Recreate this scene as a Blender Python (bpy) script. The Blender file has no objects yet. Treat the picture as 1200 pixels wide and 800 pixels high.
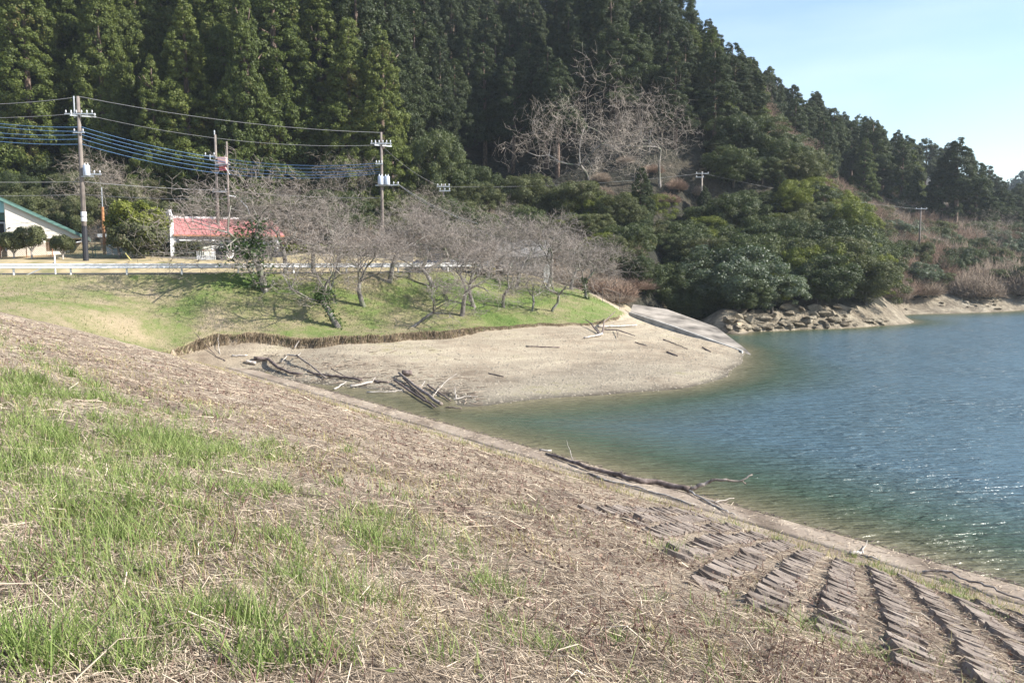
import bpy, math, random
import numpy as np
from mathutils import Vector
random.seed(7); rng = np.random.default_rng(7)
sc = bpy.context.scene; COL = sc.collection
PI = math.pi
# ---------------------------------------------------------------- camera, world, sun
CAMZ = 7.0; PITCH = math.atan(0.1)
cd = bpy.data.cameras.new('camera'); cam = bpy.data.objects.new('camera', cd); COL.objects.link(cam)
cam.location = (0, 0, CAMZ); cam.rotation_euler = (PI/2-PITCH, 0, 0)
cd.sensor_width = 36; cd.lens = 30; cd.clip_start = .1; cd.clip_end = 3000
sc.camera = cam
SUN_EL = math.radians(34); SUN_AZ = math.radians(101)
SDIR = Vector((math.sin(SUN_AZ)*math.cos(SUN_EL), math.cos(SUN_AZ)*math.cos(SUN_EL), math.sin(SUN_EL)))
w = bpy.data.worlds.new('World'); sc.world = w; w.use_nodes = True
nt = w.node_tree; nt.nodes.clear()
sk = nt.nodes.new('ShaderNodeTexSky'); sk.sky_type = 'NISHITA'; sk.sun_disc = False
sk.sun_elevation = SUN_EL; sk.sun_rotation = SUN_AZ; sk.air_density = 1.0; sk.dust_density = .7; sk.ozone_density = 1.4; sk.altitude = 200
# thin cirrus veil over the sky
tc = nt.nodes.new('ShaderNodeTexCoord'); mp = nt.nodes.new('ShaderNodeMapping'); mp.inputs['Scale'].default_value = (1, 1, 5)
nz = nt.nodes.new('ShaderNodeTexNoise'); nz.inputs['Scale'].default_value = 2.2; nz.inputs['Detail'].default_value = 6
cr = nt.nodes.new('ShaderNodeValToRGB'); cr.color_ramp.elements[0].position = .46; cr.color_ramp.elements[1].position = .8
mx = nt.nodes.new('ShaderNodeMix'); mx.data_type = 'RGBA'
ml = nt.nodes.new('ShaderNodeMath'); ml.operation = 'MULTIPLY'; ml.inputs[1].default_value = .35
bg = nt.nodes.new('ShaderNodeBackground'); bg.inputs[1].default_value = .11
ow = nt.nodes.new('ShaderNodeOutputWorld')
L = nt.links.new
L(tc.outputs['Generated'], mp.inputs[0]); L(mp.outputs[0], nz.inputs[0]); L(nz.outputs[0], cr.inputs[0]); L(cr.outputs[0], ml.inputs[0])
L(ml.outputs[0], mx.inputs[0]); L(sk.outputs[0], mx.inputs[6]); mx.inputs[7].default_value = (5.4, 6.0, 7.0, 1)
L(mx.outputs[2], bg.inputs[0]); L(bg.outputs[0], ow.inputs[0])
sd = bpy.data.lights.new('sun', 'SUN'); sd.energy = 5.0; sd.angle = math.radians(.5); sd.color = (1, .95, .87)
so = bpy.data.objects.new('sun', sd); COL.objects.link(so); so.rotation_euler = SDIR.to_track_quat('Z', 'Y').to_euler()
sc.view_settings.view_transform = 'Standard'; sc.view_settings.look = 'None'; sc.view_settings.exposure = 1.14; sc.view_settings.gamma = 1
sc.cycles.max_bounces = 5; sc.cycles.transparent_max_bounces = 4

# ---------------------------------------------------------------- projection helpers
cp, sp_ = math.cos(PITCH), math.sin(PITCH)
def ray(u, v):
    a = (u-600)/1000; b = (400-v)/1000
    y = cp+b*sp_; z = -sp_+b*cp
    return a/y, z/y
def P(u, v, d):
    a, b = ray(u, v); return (a*d, d, CAMZ+b*d)
def proj(x, y, z):
    x, y, z = np.asarray(x, float), np.asarray(y, float), np.asarray(z, float)-CAMZ
    f = y*cp-z*sp_; up = y*sp_+z*cp; f = np.maximum(f, .01)
    return 600+1000*x/f, 400-1000*up/f

# ---------------------------------------------------------------- noise
def hsh(i, j, s):
    n = (i*374761393+j*668265263+s*974634777) & 0xffffffff
    n = ((n ^ (n >> 13))*1274126177) & 0xffffffff
    return ((n ^ (n >> 16)) & 0xffff)/65535.0
def vnoise(x, y, s=0):
    xi = np.floor(x).astype(np.int64); yi = np.floor(y).astype(np.int64); fx = x-xi; fy = y-yi
    fx = fx*fx*(3-2*fx); fy = fy*fy*(3-2*fy)
    a = hsh(xi, yi, s); b = hsh(xi+1, yi, s); c = hsh(xi, yi+1, s); d = hsh(xi+1, yi+1, s)
    return (a*(1-fx)+b*fx)*(1-fy)+(c*(1-fx)+d*fx)*fy
def fbm(x, y, o=4, s=0):
    t = 0; a = .5; n = 0
    for k in range(o):
        t = t+a*vnoise(x*2**k, y*2**k, s+k*17); n += a; a *= .5
    return t/n-.5
def sstep(a, b, x):
    t = np.clip((x-a)/(b-a), 0, 1); return t*t*(3-2*t)

# ---------------------------------------------------------------- ground heights
NX, NY = .792, .610           # downslope direction of the dam face
def dam_h(x, y):
    s = NX*x+NY*y
    base = 5.55-.3095*s+.0045*s*(16.9-s)
    return np.where(s < 0, 5.55-.23*np.maximum(s, -2.5), np.where(s > 19.3, -.3*(s-19.3), np.where(s > 16.9, .32-(s-16.9)*.1333, base)))
EDGE = [(-60, 30), (-27, 38), (-22.4, 44.5)]+[P(*q)[:2] for q in [(205, 403, 52), (250, 397, 54.5), (300, 397, 55), (360, 402, 54.5), (440, 400, 55), (500, 393, 57), (560, 386, 59.5), (630, 381, 61.5), (690, 378, 63), (722, 370, 66), (738, 362, 71)]]
EX = np.array([e[0] for e in EDGE]); EY = np.array([e[1] for e in EDGE])
def edge_y(x): return np.interp(x, EX, EY)+fbm(x*.9, x*0+3, 3, 5)*.8
TOPL = [P(*q)[:2] for q in [(545, 320, 73), (560, 320, 74), (610, 325, 76), (650, 333, 78), (690, 347, 77), (727, 364, 71)]]
TX = np.array([e[0] for e in TOPL]); TY = np.array([e[1] for e in TOPL])
RAIL = [P(*q)[:2] for q in [(-700, 322, 58), (-300, 322, 59), (0, 322, 60), (230, 320.5, 62), (440, 319, 66.5), (560, 318, 72), (620, 318, 77)]]
RX = np.array([e[0] for e in RAIL]); RY = np.array([e[1] for e in RAIL])
def rail_y(x): return np.interp(x, RX, RY)
ctrl = []
def c3(*pts):
    for q in pts: ctrl.append(P(*q))
def step_amp(x): return .12+.38*sstep(-23, -19, x)*(1-sstep(-5, 0, x))
lawn_c = [(30, 350, 52), (100, 365, 52), (200, 387, 54.6), (300, 387, 56), (400, 387, 57), (500, 385, 59), (600, 377, 62), (680, 374, 64.5), (715, 366, 68),
          (0, 335, 57), (200, 345, 60), (300, 337, 61), (400, 352, 61), (500, 350, 64), (600, 346, 68), (690, 351, 70),
          (-300, 322, 59.5), (-100, 322, 59.5), (0, 322, 59.7), (230, 320.5, 61.7), (440, 319, 66), (520, 318.5, 70), (560, 321, 74), (610, 325, 76), (650, 333, 77.5), (700, 348, 76)]
for q in lawn_c:
    p = P(*q); ctrl.append((p[0], p[1], p[2]-float(step_amp(p[0]))))
c3((190, 404, 53.2), (300, 404, 54.3), (300, 425, 53), (400, 407, 53.6), (400, 440, 48), (440, 459, 44), (480, 450, 45.5), (520, 472, 40.8), (500, 400, 56), (600, 390, 59.4),
   (690, 384, 62), (600, 432, 49.5), (700, 432, 51.5), (700, 402, 58), (780, 410, 57), (800, 440, 48), (800, 392, 66), (740, 370, 72))
wl = [(540, 476), (600, 470.5), (700, 463), (800, 455), (850, 442), (870, 425), (874, 411)]
wl2 = [(850, 391), (880, 389), (940, 386), (1000, 384), (1030, 381.5), (1057, 380), (1043, 371), (1100, 367.5), (1150, 366), (1200, 363.5), (1300, 360), (1500, 355), (1900, 350), (800, 386), (790, 380)]
for u, v in wl+wl2:
    a, b = ray(u, v); d = CAMZ/-b; ctrl.append((a*d, d, 0))
c3((850, 362, 80), (900, 360, 83), (940, 357, 85), (1000, 353, 88), (1030, 356, 90), (1050, 373, 88.5), (1050, 352, 108), (1100, 350, 110), (1150, 348, 112), (1200, 342, 115), (1500, 330, 140),
   (1015, 332, 98), (970, 285, 103), (930, 240, 108), (890, 190, 114), (862, 176, 115), (838, 152, 117), (765, 118, 121), (716, 92, 122), (680, 50, 128), (800, 98, 135), (600, 20, 156), (500, -60, 150), (300, -100, 150), (100, -80, 145), (-200, -50, 140), (-500, -50, 140),
   (0, 290, 82), (200, 285, 84), (400, 277, 88), (500, 268, 92), (590, 252, 98), (0, 200, 100), (200, 200, 102), (400, 200, 104), (480, 190, 110), (0, 80, 118), (200, 60, 120), (400, 60, 124), (-300, 200, 100), (-300, 290, 82),
   (560, 205, 120), (595, 150, 133), (570, 80, 150), (640, 200, 116), (660, 120, 130), (640, 285, 95), (640, 326, 83), (620, 322, 80), (700, 270, 90), (760, 290, 91), (700, 320, 85), (760, 340, 83), (740, 218, 107), (800, 230, 107), (822, 275, 106), (780, 300, 98), (830, 185, 112),
   (980, 250, 140), (1010, 270, 130), (1060, 305, 122), (1077, 290, 140), (880, 168, 165), (930, 188, 168), (1000, 220, 175), (1060, 256, 185), (1125, 265, 165), (1160, 285, 150), (1200, 300, 140), (1200, 262, 190), (1300, 262, 230), (1500, 270, 260),
   (700, 50, 200), (900, 140, 240), (1000, 210, 260), (1100, 250, 260), (1200, 262, 290),
   (0, 306, 70), (200, 306, 72), (400, 308, 76), (500, 312, 81), (-300, 306, 70), (600, 318, 84), (-60, 304, 76), (300, 303, 80))
ctrl += [(5, 30, -2.5), (15, 40, -3), (25, 60, -3.5), (35, 76, -3), (52, 97, -2), (70, 90, -4), (40, 50, -5), (60, 60, -6), (100, 80, -6), (30, 20, -5), (60, 20, -6), (100, 0, -6), (15, 10, -4), (150, 100, -5),
         (22, 71, -1.2), (-5, 20, -2.5), (0, 5, -2.5), (-20, 20, -1), (-40, 28, 1.5), (-60, 28, 2), (-60, 10, 0), (-8.5, 35, -1.2), (-13, 41, -.6), (-18, 44, .6), (-24, 42, 2.3), (250, 60, -6), (200, 0, -6), (0, -60, -4), (100, -60, -6), (19, 77, -.6), (14.8, 80, -.2)]
C = np.array(ctrl, float); n = len(C)
def phi(ax, ay, bx, by): return np.sqrt((ax-bx)**2+(ay-by)**2+2.2)
A = np.zeros((n+3, n+3)); A[:n, :n] = phi(C[:, 0][:, None], C[:, 1][:, None], C[:, 0][None], C[:, 1][None])
A[:n, :n] -= np.eye(n)*.03
A[:n, n] = 1; A[:n, n+1] = C[:, 0]; A[:n, n+2] = C[:, 1]; A[n:, :n] = A[:n, n:].T
W = np.linalg.solve(A, np.concatenate([C[:, 2], [0, 0, 0]]))
def shore_h(x, y):
    x = np.asarray(x, float); y = np.asarray(y, float); sh = x.shape; x = x.ravel(); y = y.ravel()
    z = W[n]+W[n+1]*x+W[n+2]*y
    for i in range(n): z = z+W[i]*phi(x, y, C[i, 0], C[i, 1])
    ey = edge_y(x)
    lawn = sstep(0, .3, y-ey)*(x < 11)*(y < 90)
    z = z+lawn*step_amp(x)
    # rail shoulder and road bench
    ry = rail_y(x); m = sstep(-.8, 0, y-ry)*(1-sstep(6.5, 8.5, y-ry))*(1-sstep(-8, -2, x)); z = z*(1-m)+5.68*m
    far = sstep(78, 95, y)
    z = z+fbm(x*.35, y*.35, 4, 2)*(.18+far*.55)*sstep(-.2, 1.2, z)*(1-m)
    return z.reshape(sh)
def dam_full(x, y):
    s = NX*x+NY*y
    g = dam_h(x, y)+fbm(x*.8, y*.8, 3, 9)*.16*(1-sstep(15.8, 16.8, s))+fbm(x*5, y*5, 3, 11)*.05*(1-sstep(15.8, 16.8, s))
    return g
def ground(x, y): return float(max(dam_full(np.float64(x), np.float64(y)) if NX*x+NY*y < 22 and y < 62 else -9, shore_h(np.float64(x), np.float64(y))))
def hit(u, v, zoff=0):      # first meeting of a sight line with the ground
    a, b = ray(u, v)
    ds = np.concatenate([np.arange(1.5, 60, .12), np.arange(60, 260, .5)])
    x = a*ds; z = CAMZ+b*ds-zoff
    g = np.maximum(np.maximum(np.where((NX*x+NY*ds < 22) & (ds < 62), dam_full(x, ds), -9), shore_h(x, ds)), 0)
    k = np.argmax(g >= z)
    d = ds[k]; return (a*d, d, float(g[k]))

# ---------------------------------------------------------------- mesh helpers
def props(o, label=None, cat=None, group=None, kind=None):
    if label: o['label'] = label
    if cat: o['category'] = cat
    if group: o['group'] = group
    if kind: o['kind'] = kind
    return o
def mesh_np(name, V, F, k=3, mat=None, smooth=False):
    me = bpy.data.meshes.new(name); V = np.ascontiguousarray(V, np.float32); F = np.ascontiguousarray(F, np.int32)
    me.vertices.add(len(V)); me.vertices.foreach_set('co', V.ravel())
    me.loops.add(F.size); me.loops.foreach_set('vertex_index', F.ravel())
    me.polygons.add(len(F)); me.polygons.foreach_set('loop_start', np.arange(0, F.size, k, dtype=np.int32))
    try: me.polygons.foreach_set('loop_total', np.full(len(F), k, np.int32))
    except Exception: pass
    if smooth: me.polygons.foreach_set('use_smooth', np.ones(len(F), bool))
    me.update(calc_edges=True)
    if mat: me.materials.append(mat)
    return me
def link(name, me, parent=None, loc=None, rz=0, sc_=None):
    o = bpy.data.objects.new(name, me); COL.objects.link(o)
    if parent: o.parent = parent
    if loc is not None: o.location = loc
    if rz: o.rotation_euler = (0, 0, rz)
    if sc_ is not None: o.scale = sc_ if hasattr(sc_, '__len__') else (sc_,)*3
    return o
def empty(name, loc, rz=0, **k): return props(link(name, None, None, loc, rz), **k)
class MB:
    def __init__(s): s.v = []; s.f = []
    def add(s, vs, fs):
        b = len(s.v); s.v += [tuple(p) for p in vs]; s.f += [tuple(i+b for i in f) for f in fs]; return s
    def box(s, x0, x1, y0, y1, z0, z1):
        v = [(x, y, z) for x in (x0, x1) for y in (y0, y1) for z in (z0, z1)]
        return s.add(v, [(0, 1, 3, 2), (4, 6, 7, 5), (0, 4, 5, 1), (2, 3, 7, 6), (0, 2, 6, 4), (1, 5, 7, 3)])
    def prism(s, poly, y0, y1):     # polygon in x,z extruded along y
        m = len(poly); v = [(x, y0, z) for x, z in poly]+[(x, y1, z) for x, z in poly]
        return s.add(v, [tuple(range(m)), tuple(range(2*m-1, m-1, -1))]+[(i, i+m, (i+1) % m+m, (i+1) % m) for i in range(m)])
    def tube(s, pts, rad, n=8):
        pts = [Vector(p) for p in pts]; rad = rad if hasattr(rad, '__len__') else [rad]*len(pts); vs = []
        for i, p in enumerate(pts):
            t = (pts[min(i+1, len(pts)-1)]-pts[max(i-1, 0)]).normalized()
            a = t.cross(Vector((0, 0, 1)) if abs(t.z) < .9 else Vector((1, 0, 0))).normalized(); b = t.cross(a)
            for k in range(n): vs.append(p+(a*math.cos(2*PI*k/n)+b*math.sin(2*PI*k/n))*rad[i])
        fs = [(i*n+k, i*n+(k+1) % n, (i+1)*n+(k+1) % n, (i+1)*n+k) for i in range(len(pts)-1) for k in range(n)]
        fs += [tuple(range(n-1, -1, -1)), tuple(range((len(pts)-1)*n, len(pts)*n))]
        return s.add(vs, fs)
    def mesh(s, name, mat, smooth=False):
        me = bpy.data.meshes.new(name); me.from_pydata(s.v, [], s.f); me.materials.append(mat); me.update()
        if smooth: me.polygons.foreach_set('use_smooth', [True]*len(me.polygons))
        return me
    def obj(s, name, mat, parent=None, loc=None, smooth=False): return link(name, s.mesh(name, mat, smooth), parent, loc)
def seg_mesh(name, P0, P1, R0, R1, mat, sides=3):
    P0 = np.asarray(P0, float); P1 = np.asarray(P1, float); R0 = np.asarray(R0)[:, None]; R1 = np.asarray(R1)[:, None]
    t = P1-P0; t /= np.linalg.norm(t, axis=1)[:, None]+1e-9
    ref = np.where(np.abs(t[:, 2:3]) < .9, [[0, 0, 1.]], [[1., 0, 0]]); a = np.cross(t, ref); a /= np.linalg.norm(a, axis=1)[:, None]+1e-9; b = np.cross(t, a)
    m = len(P0); V = np.zeros((m, 2*sides, 3)); F = []
    for k in range(sides):
        o = a*math.cos(2*PI*k/sides)+b*math.sin(2*PI*k/sides)
        V[:, k] = P0+o*R0; V[:, sides+k] = P1+o*R1
        F.append([k, (k+1) % sides, sides+(k+1) % sides, sides+k])
    F = (np.arange(m)[:, None, None]*2*sides+np.array(F)[None]).reshape(-1, 4)
    return mesh_np(name, V.reshape(-1, 3), F, 4, mat, True)
def unit(v): return v/(np.linalg.norm(v, axis=-1, keepdims=True)+1e-9)
def leaves(Cc, N, size, asp=1.0, r=None):
    r = r or rng; m = len(Cc); t = unit(np.cross(N, r.normal(size=(m, 3)))); b = np.cross(N, t)
    s = np.asarray(size).reshape(-1, 1)*np.ones((m, 1)); s = s*(.6+.8*r.random((m, 1)))
    V = np.stack([Cc-t*s*.5-b*s*.35*asp, Cc+t*s*.5-b*s*.35*asp, Cc+b*s*.75*asp], 1)
    return V.reshape(-1, 3), np.arange(3*m).reshape(-1, 3)

def spot(fmt, x, y, u0, u1, v0, v1):
    """fills {} in a label with where the thing stands inside its group"""
    u, v = proj(x, y, gz(x, y)); i = int(min(3, max(0, (float(u)-u0)/(u1-u0)*4))); j = int(min(2, max(0, (float(v)-v0)/(v1-v0)*3)))
    return fmt.format(['upper', 'middle', 'lower'][j]+' '+['left end', 'left half', 'right half', 'right end'][i])
def gz(x, y): return float(shore_h(np.float64(x), np.float64(y)))
# ---------------------------------------------------------------- materials
class NG:
    def __init__(s, name):
        s.m = bpy.data.materials.new(name); s.m.use_nodes = True; s.t = s.m.node_tree; s.t.nodes.clear(); s.out = s.n('OutputMaterial')
    def n(s, ty, **k):
        x = s.t.nodes.new('ShaderNode'+ty)
        for a, b in k.items(): setattr(x, a, b)
        return x
    def put(s, sock, v):
        if hasattr(v, 'is_output') or hasattr(v, 'links'): s.t.links.new(v, sock)
        elif isinstance(v, tuple) and len(v) == 3: sock.default_value = (*v, 1) if sock.type == 'RGBA' else v
        else: sock.default_value = v
    def pos(s, obj=False):
        if obj: return s.n('TexCoord').outputs['Object']
        return s.n('NewGeometry').outputs['Position']
    def noise(s, scale, detail=4, vec=None, rough=.55, stretch=None, dist=0):
        x = s.n('TexNoise'); x.inputs['Scale'].default_value = scale; x.inputs['Detail'].default_value = detail; x.inputs['Roughness'].default_value = rough; x.inputs['Distortion'].default_value = dist
        v = vec or s.pos()
        if stretch:
            mpn = s.n('Mapping'); mpn.inputs['Scale'].default_value = stretch[:3]
            if len(stretch) > 3: mpn.inputs['Rotation'].default_value = (0, 0, stretch[3])
            s.t.links.new(v, mpn.inputs[0]); v = mpn.outputs[0]
        s.t.links.new(v, x.inputs['Vector']); return x.outputs[0]
    def ramp(s, f, *st):
        x = s.n('ValToRGB'); e = x.color_ramp.elements
        while len(e) < len(st): e.new(.5)
        for i, (p, c) in enumerate(st): e[i].position = p; e[i].color = (*c, 1) if hasattr(c, '__len__') else (c, c, c, 1)
        s.t.links.new(f, x.inputs[0]); return x.outputs[0]
    def mix(s, f, a, b, mode='MIX'):
        x = s.n('Mix', data_type='RGBA', blend_type=mode); s.put(x.inputs[0], f); s.put(x.inputs[6], a); s.put(x.inputs[7], b); return x.outputs[2]
    def math(s, op, a, b=0.5):
        x = s.n('Math', operation=op); s.put(x.inputs[0], a); s.put(x.inputs[1], b); return x.outputs[0]
    def bump(s, h, dist=.05, strength=1, norm=None):
        x = s.n('Bump'); x.inputs['Distance'].default_value = dist; x.inputs['Strength'].default_value = strength; s.put(x.inputs['Height'], h)
        if norm: s.put(x.inputs['Normal'], norm)
        return x.outputs[0]
    def island(s): return s.n('NewGeometry').outputs['Random Per Island']
    def objrand(s): return s.n('ObjectInfo').outputs['Random']
    def pbr(s, col, rough=.8, nrm=None, metal=0, spec=.3):
        b = s.n('BsdfPrincipled'); s.put(b.inputs['Base Color'], col); s.put(b.inputs['Roughness'], rough); s.put(b.inputs['Metallic'], metal); b.inputs['Specular IOR Level'].default_value = spec
        if nrm: s.put(b.inputs['Normal'], nrm)
        s.t.links.new(b.outputs[0], s.out.inputs[0]); return b
def leaf_mat(name, dark, mid, light, brown=None, brown_at=.75, trans=.25, big=.35, spec=.25):
    g = NG(name); nz = g.noise(big, 3, g.pos()); isl = g.island(); ob = g.objrand()
    f = g.math('ADD', g.math('MULTIPLY', nz, .5), g.math('ADD', g.math('MULTIPLY', isl, .35), g.math('MULTIPLY', ob, .25)))
    c = g.ramp(f, (.22, dark), (.5, mid), (.82, light))
    if brown:
        bz = g.noise(big*.6, 2, g.pos()); bz = g.math('ADD', bz, g.math('MULTIPLY', isl, .2))
        c = g.mix(g.ramp(bz, (brown_at-.06, 0.), (brown_at+.08, 1.)), c, brown)
    b = g.n('BsdfPrincipled'); g.put(b.inputs['Base Color'], c); b.inputs['Roughness'].default_value = .55; b.inputs['Specular IOR Level'].default_value = spec
    t = g.n('BsdfTranslucent'); g.put(t.inputs[0], g.mix(1.0, c, (1.2, 1.3, .5), 'MULTIPLY'))
    m = g.n('MixShader'); m.inputs[0].default_value = trans; g.t.links.new(b.outputs[0], m.inputs[1]); g.t.links.new(t.outputs[0], m.inputs[2]); g.t.links.new(m.outputs[0], g.out.inputs[0])
    return g.m
def plain(name, col, rough=.7, var=.12, scale=3, metal=0, bumpd=0, spec=.3):
    g = NG(name); nz = g.noise(scale, 5, g.pos(True)); a = tuple(max(0, c*(1-var*1.6)) for c in col); b = tuple(min(1, c*(1+var)) for c in col)
    g.pbr(g.ramp(nz, (.3, a), (.7, b)), rough, g.bump(nz, bumpd) if bumpd else None, metal, spec); return g.m
M = {}
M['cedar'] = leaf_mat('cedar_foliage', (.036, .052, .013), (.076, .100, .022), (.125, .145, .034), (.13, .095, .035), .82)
M['cedar_shade_dark'] = leaf_mat('shade_dark_cedar_foliage', (.017, .026, .011), (.036, .050, .018), (.062, .080, .028), (.10, .08, .035), .84)  # valley shade is put into this darker green, shared with other dark cedars
M['broad'] = leaf_mat('broadleaf_foliage', (.022, .034, .012), (.048, .066, .020), (.092, .110, .036), (.14, .12, .06), .88, spec=.4)
M['glossy'] = leaf_mat('pale_glossy_foliage', (.028, .045, .022), (.065, .090, .045), (.13, .16, .09), spec=.7)
M['yellow'] = leaf_mat('yellow_green_foliage', (.06, .08, .014), (.13, .15, .026), (.21, .225, .045), (.15, .14, .05), .85)
M['olive'] = leaf_mat('olive_foliage', (.045, .052, .022), (.09, .10, .042), (.14, .15, .07), (.15, .12, .08), .8)
def twig_mat(name, a, b, c):
    g = NG(name); g.pbr(g.ramp(g.math('ADD', g.math('MULTIPLY', g.island(), .6), g.math('MULTIPLY', g.noise(.8, 3), .4)), (.15, a), (.5, b), (.85, c)), .85); return g.m
M['twig'] = twig_mat('cherry_twig', (.12, .10, .085), (.24, .205, .18), (.38, .34, .30))
M['twig_pale'] = twig_mat('pale_bare_twig', (.19, .16, .13), (.36, .305, .25), (.54, .47, .40))
M['twig_brown'] = twig_mat('brown_bare_twig', (.12, .08, .06), (.25, .17, .125), (.36, .26, .19))
M['brush'] = twig_mat('dry_brush', (.12, .09, .065), (.25, .195, .15), (.40, .325, .25))
def bark(name, a, b, c, moss=None):
    g = NG(name); nz = g.noise(6, 6, g.pos(True), stretch=(1, 1, .35)); col = g.ramp(nz, (.3, a), (.5, b), (.72, c))
    if moss: col = g.mix(g.ramp(g.noise(1.3, 3), (.5, 0.), (.6, 1.)), col, moss)
    g.pbr(col, .9, g.bump(nz, .03)); return g.m
M['bark'] = bark('cherry_bark', (.07, .06, .055), (.20, .18, .165), (.42, .40, .37), (.16, .17, .12))
M['bark_cedar'] = bark('cedar_bark', (.05, .035, .028), (.12, .085, .065), (.22, .17, .14))
M['bark_dark'] = bark('dark_bark', (.03, .026, .022), (.08, .07, .06), (.16, .14, .12))
M['drift'] = bark('driftwood', (.11, .085, .07), (.24, .20, .175), (.40, .35, .31))
M['drift_pale'] = bark('bleached_driftwood', (.22, .19, .165), (.40, .36, .32), (.58, .53, .48))
M['drift_dark'] = bark('dark_driftwood', (.06, .045, .04), (.15, .115, .10), (.27, .22, .20))
M['pole'] = plain('weathered_pole', (.20, .17, .15), .85, .25, 1.2); M['concrete'] = plain('pole_concrete', (.36, .35, .33), .85, .25, 1.2)
M['white'] = plain('white_paint', (.78, .78, .79), .5, .06, 2)
M['steel'] = plain('galvanised_steel', (.48, .50, .52), .45, .12, 3, .5)
M['transformer'] = plain('transformer_paint', (.42, .47, .56), .45, .06, 3)

# lawn
g = NG('lawn_turf'); nz1 = g.noise(.22, 5, dist=.4); nz2 = g.noise(1.6, 5, rough=.7); nz3 = g.noise(9, 4, rough=.8)
f = g.math('ADD', g.math('MULTIPLY', nz1, .75), g.math('ADD', g.math('MULTIPLY', nz2, .35), g.math('MULTIPLY', nz3, .2)))
spx = g.n('SeparateXYZ'); g.t.links.new(g.pos(), spx.inputs[0])
lx = g.n('MapRange'); g.put(lx.inputs[0], spx.outputs[0]); lx.inputs[1].default_value = -36; lx.inputs[2].default_value = -4; lx.inputs[3].default_value = .05; lx.inputs[4].default_value = -.055
f = g.math('ADD', f, lx.outputs[0])
c = g.ramp(f, (.47, (.105, .175, .035)), (.57, (.17, .215, .065)), (.66, (.25, .235, .115)), (.78, (.36, .29, .19)))
c = g.mix(.5, c, g.ramp(nz3, (.25, (.5, .52, .45)), (.75, (1.4, 1.4, 1.4))), 'MULTIPLY')
M['lawn'] = g.m; g.pbr(c, .95, g.bump(nz3, .12))
# beach
g = NG('gravel_shore'); nz1 = g.noise(.18, 5, dist=.3); nz2 = g.noise(1.1, 6, rough=.7)
vo = g.n('TexVoronoi'); vo.inputs['Scale'].default_value = 5.5; g.t.links.new(g.pos(), vo.inputs['Vector'])
c = g.ramp(g.math('ADD', g.math('MULTIPLY', nz1, .6), g.math('MULTIPLY', nz2, .4)), (.34, (.22, .17, .12)), (.45, (.33, .27, .195)), (.56, (.40, .34, .25)), (.66, (.30, .265, .15)), (.78, (.38, .29, .21)))
c = g.mix(.45, c, g.ramp(g.noise(14, 3, rough=.8), (.3, .62), (.7, 1.3)), 'MULTIPLY')
sp2 = g.n('SeparateXYZ'); g.t.links.new(g.pos(), sp2.inputs[0])
wet = g.n('MapRange'); g.put(wet.inputs[0], g.math('ADD', sp2.outputs[2], g.math('MULTIPLY', nz2, .1))); wet.inputs[1].default_value = .06; wet.inputs[2].default_value = .16; wet.inputs[3].default_value = .42; wet.inputs[4].default_value = 1
c = g.mix(1.0, c, wet.outputs[0], 'MULTIPLY')
band = g.n('MapRange'); g.put(band.inputs[0], g.math('ADD', sp2.outputs[2], g.math('MULTIPLY', nz2, .5))); band.inputs[1].default_value = .3; band.inputs[2].default_value = .75; c = g.mix(band.outputs[0], g.mix(1.0, c, (.74, .76, .78), 'MULTIPLY'), c)
lines = g.noise(1.0, 4, g.n('CombineXYZ').outputs[0]) if 0 else g.noise(.5, 5, stretch=(.3, .3, 14)); c = g.mix(.35, c, g.ramp(lines, (.38, .6), (.6, 1.25)), 'MULTIPLY')
M['beach'] = g.m; g.pbr(c, .95, g.bump(g.math('ADD', g.math('MULTIPLY', vo.outputs[0], .25), g.noise(7, 6, rough=.8)), .09))
# hillside floor
g = NG('forest_floor'); nz1 = g.noise(.25, 6); c = g.ramp(nz1, (.3, (.018, .019, .013)), (.5, (.034, .032, .022)), (.7, (.065, .052, .036)))
M['floor'] = g.m; g.pbr(c, .95, g.bump(g.noise(1.5, 5), .5))
g = NG('rocky_bank'); nz1 = g.noise(.7, 7, rough=.7); c = g.ramp(nz1, (.3, (.10, .08, .055)), (.48, (.22, .185, .135)), (.64, (.34, .295, .22)), (.8, (.42, .39, .33)))
M['bank'] = g.m; g.pbr(c, .9, g.bump(nz1, .8))
g = NG('dry_yard'); c = g.ramp(g.noise(.6, 5), (.3, (.20, .19, .09)), (.5, (.36, .29, .17)), (.7, (.45, .37, .23))); M['yard'] = g.m; g.pbr(c, .95)
g = NG('asphalt'); c = g.ramp(g.noise(2, 6), (.3, (.05, .05, .052)), (.7, (.085, .083, .08))); M['asphalt'] = g.m; g.pbr(c, .9)
# dam soil
g = NG('dam_soil'); nz1 = g.noise(.6, 6, dist=.5); nz2 = g.noise(7, 6, rough=.75); nz3 = g.noise(45, 4, rough=.8)
c = g.ramp(g.math('ADD', g.math('MULTIPLY', nz1, .55), g.math('MULTIPLY', nz2, .45)), (.34, (.12, .088, .065)), (.48, (.25, .195, .145)), (.6, (.38, .315, .24)), (.75, (.28, .195, .145)))
c = g.mix(.6, c, g.ramp(nz3, (.3, .4), (.7, 1.5)), 'MULTIPLY')
M['soil'] = g.m; g.pbr(c, .95, g.bump(g.math('ADD', nz2, g.math('MULTIPLY', nz3, .4)), .05))
g = NG('block_concrete'); nz1 = g.noise(3, 6, g.pos()); nz2 = g.noise(30, 4, g.pos())
c = g.mix(.5, g.ramp(g.math('ADD', g.math('MULTIPLY', nz1, .8), g.math('MULTIPLY', g.objrand(), .2)), (.35, (.12, .095, .078)), (.55, (.22, .18, .15)), (.75, (.31, .26, .22))), g.ramp(nz2, (.3, .6), (.7, 1.3)), 'MULTIPLY')
M['block'] = g.m; g.pbr(c, .95, g.bump(nz2, .02))
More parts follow.
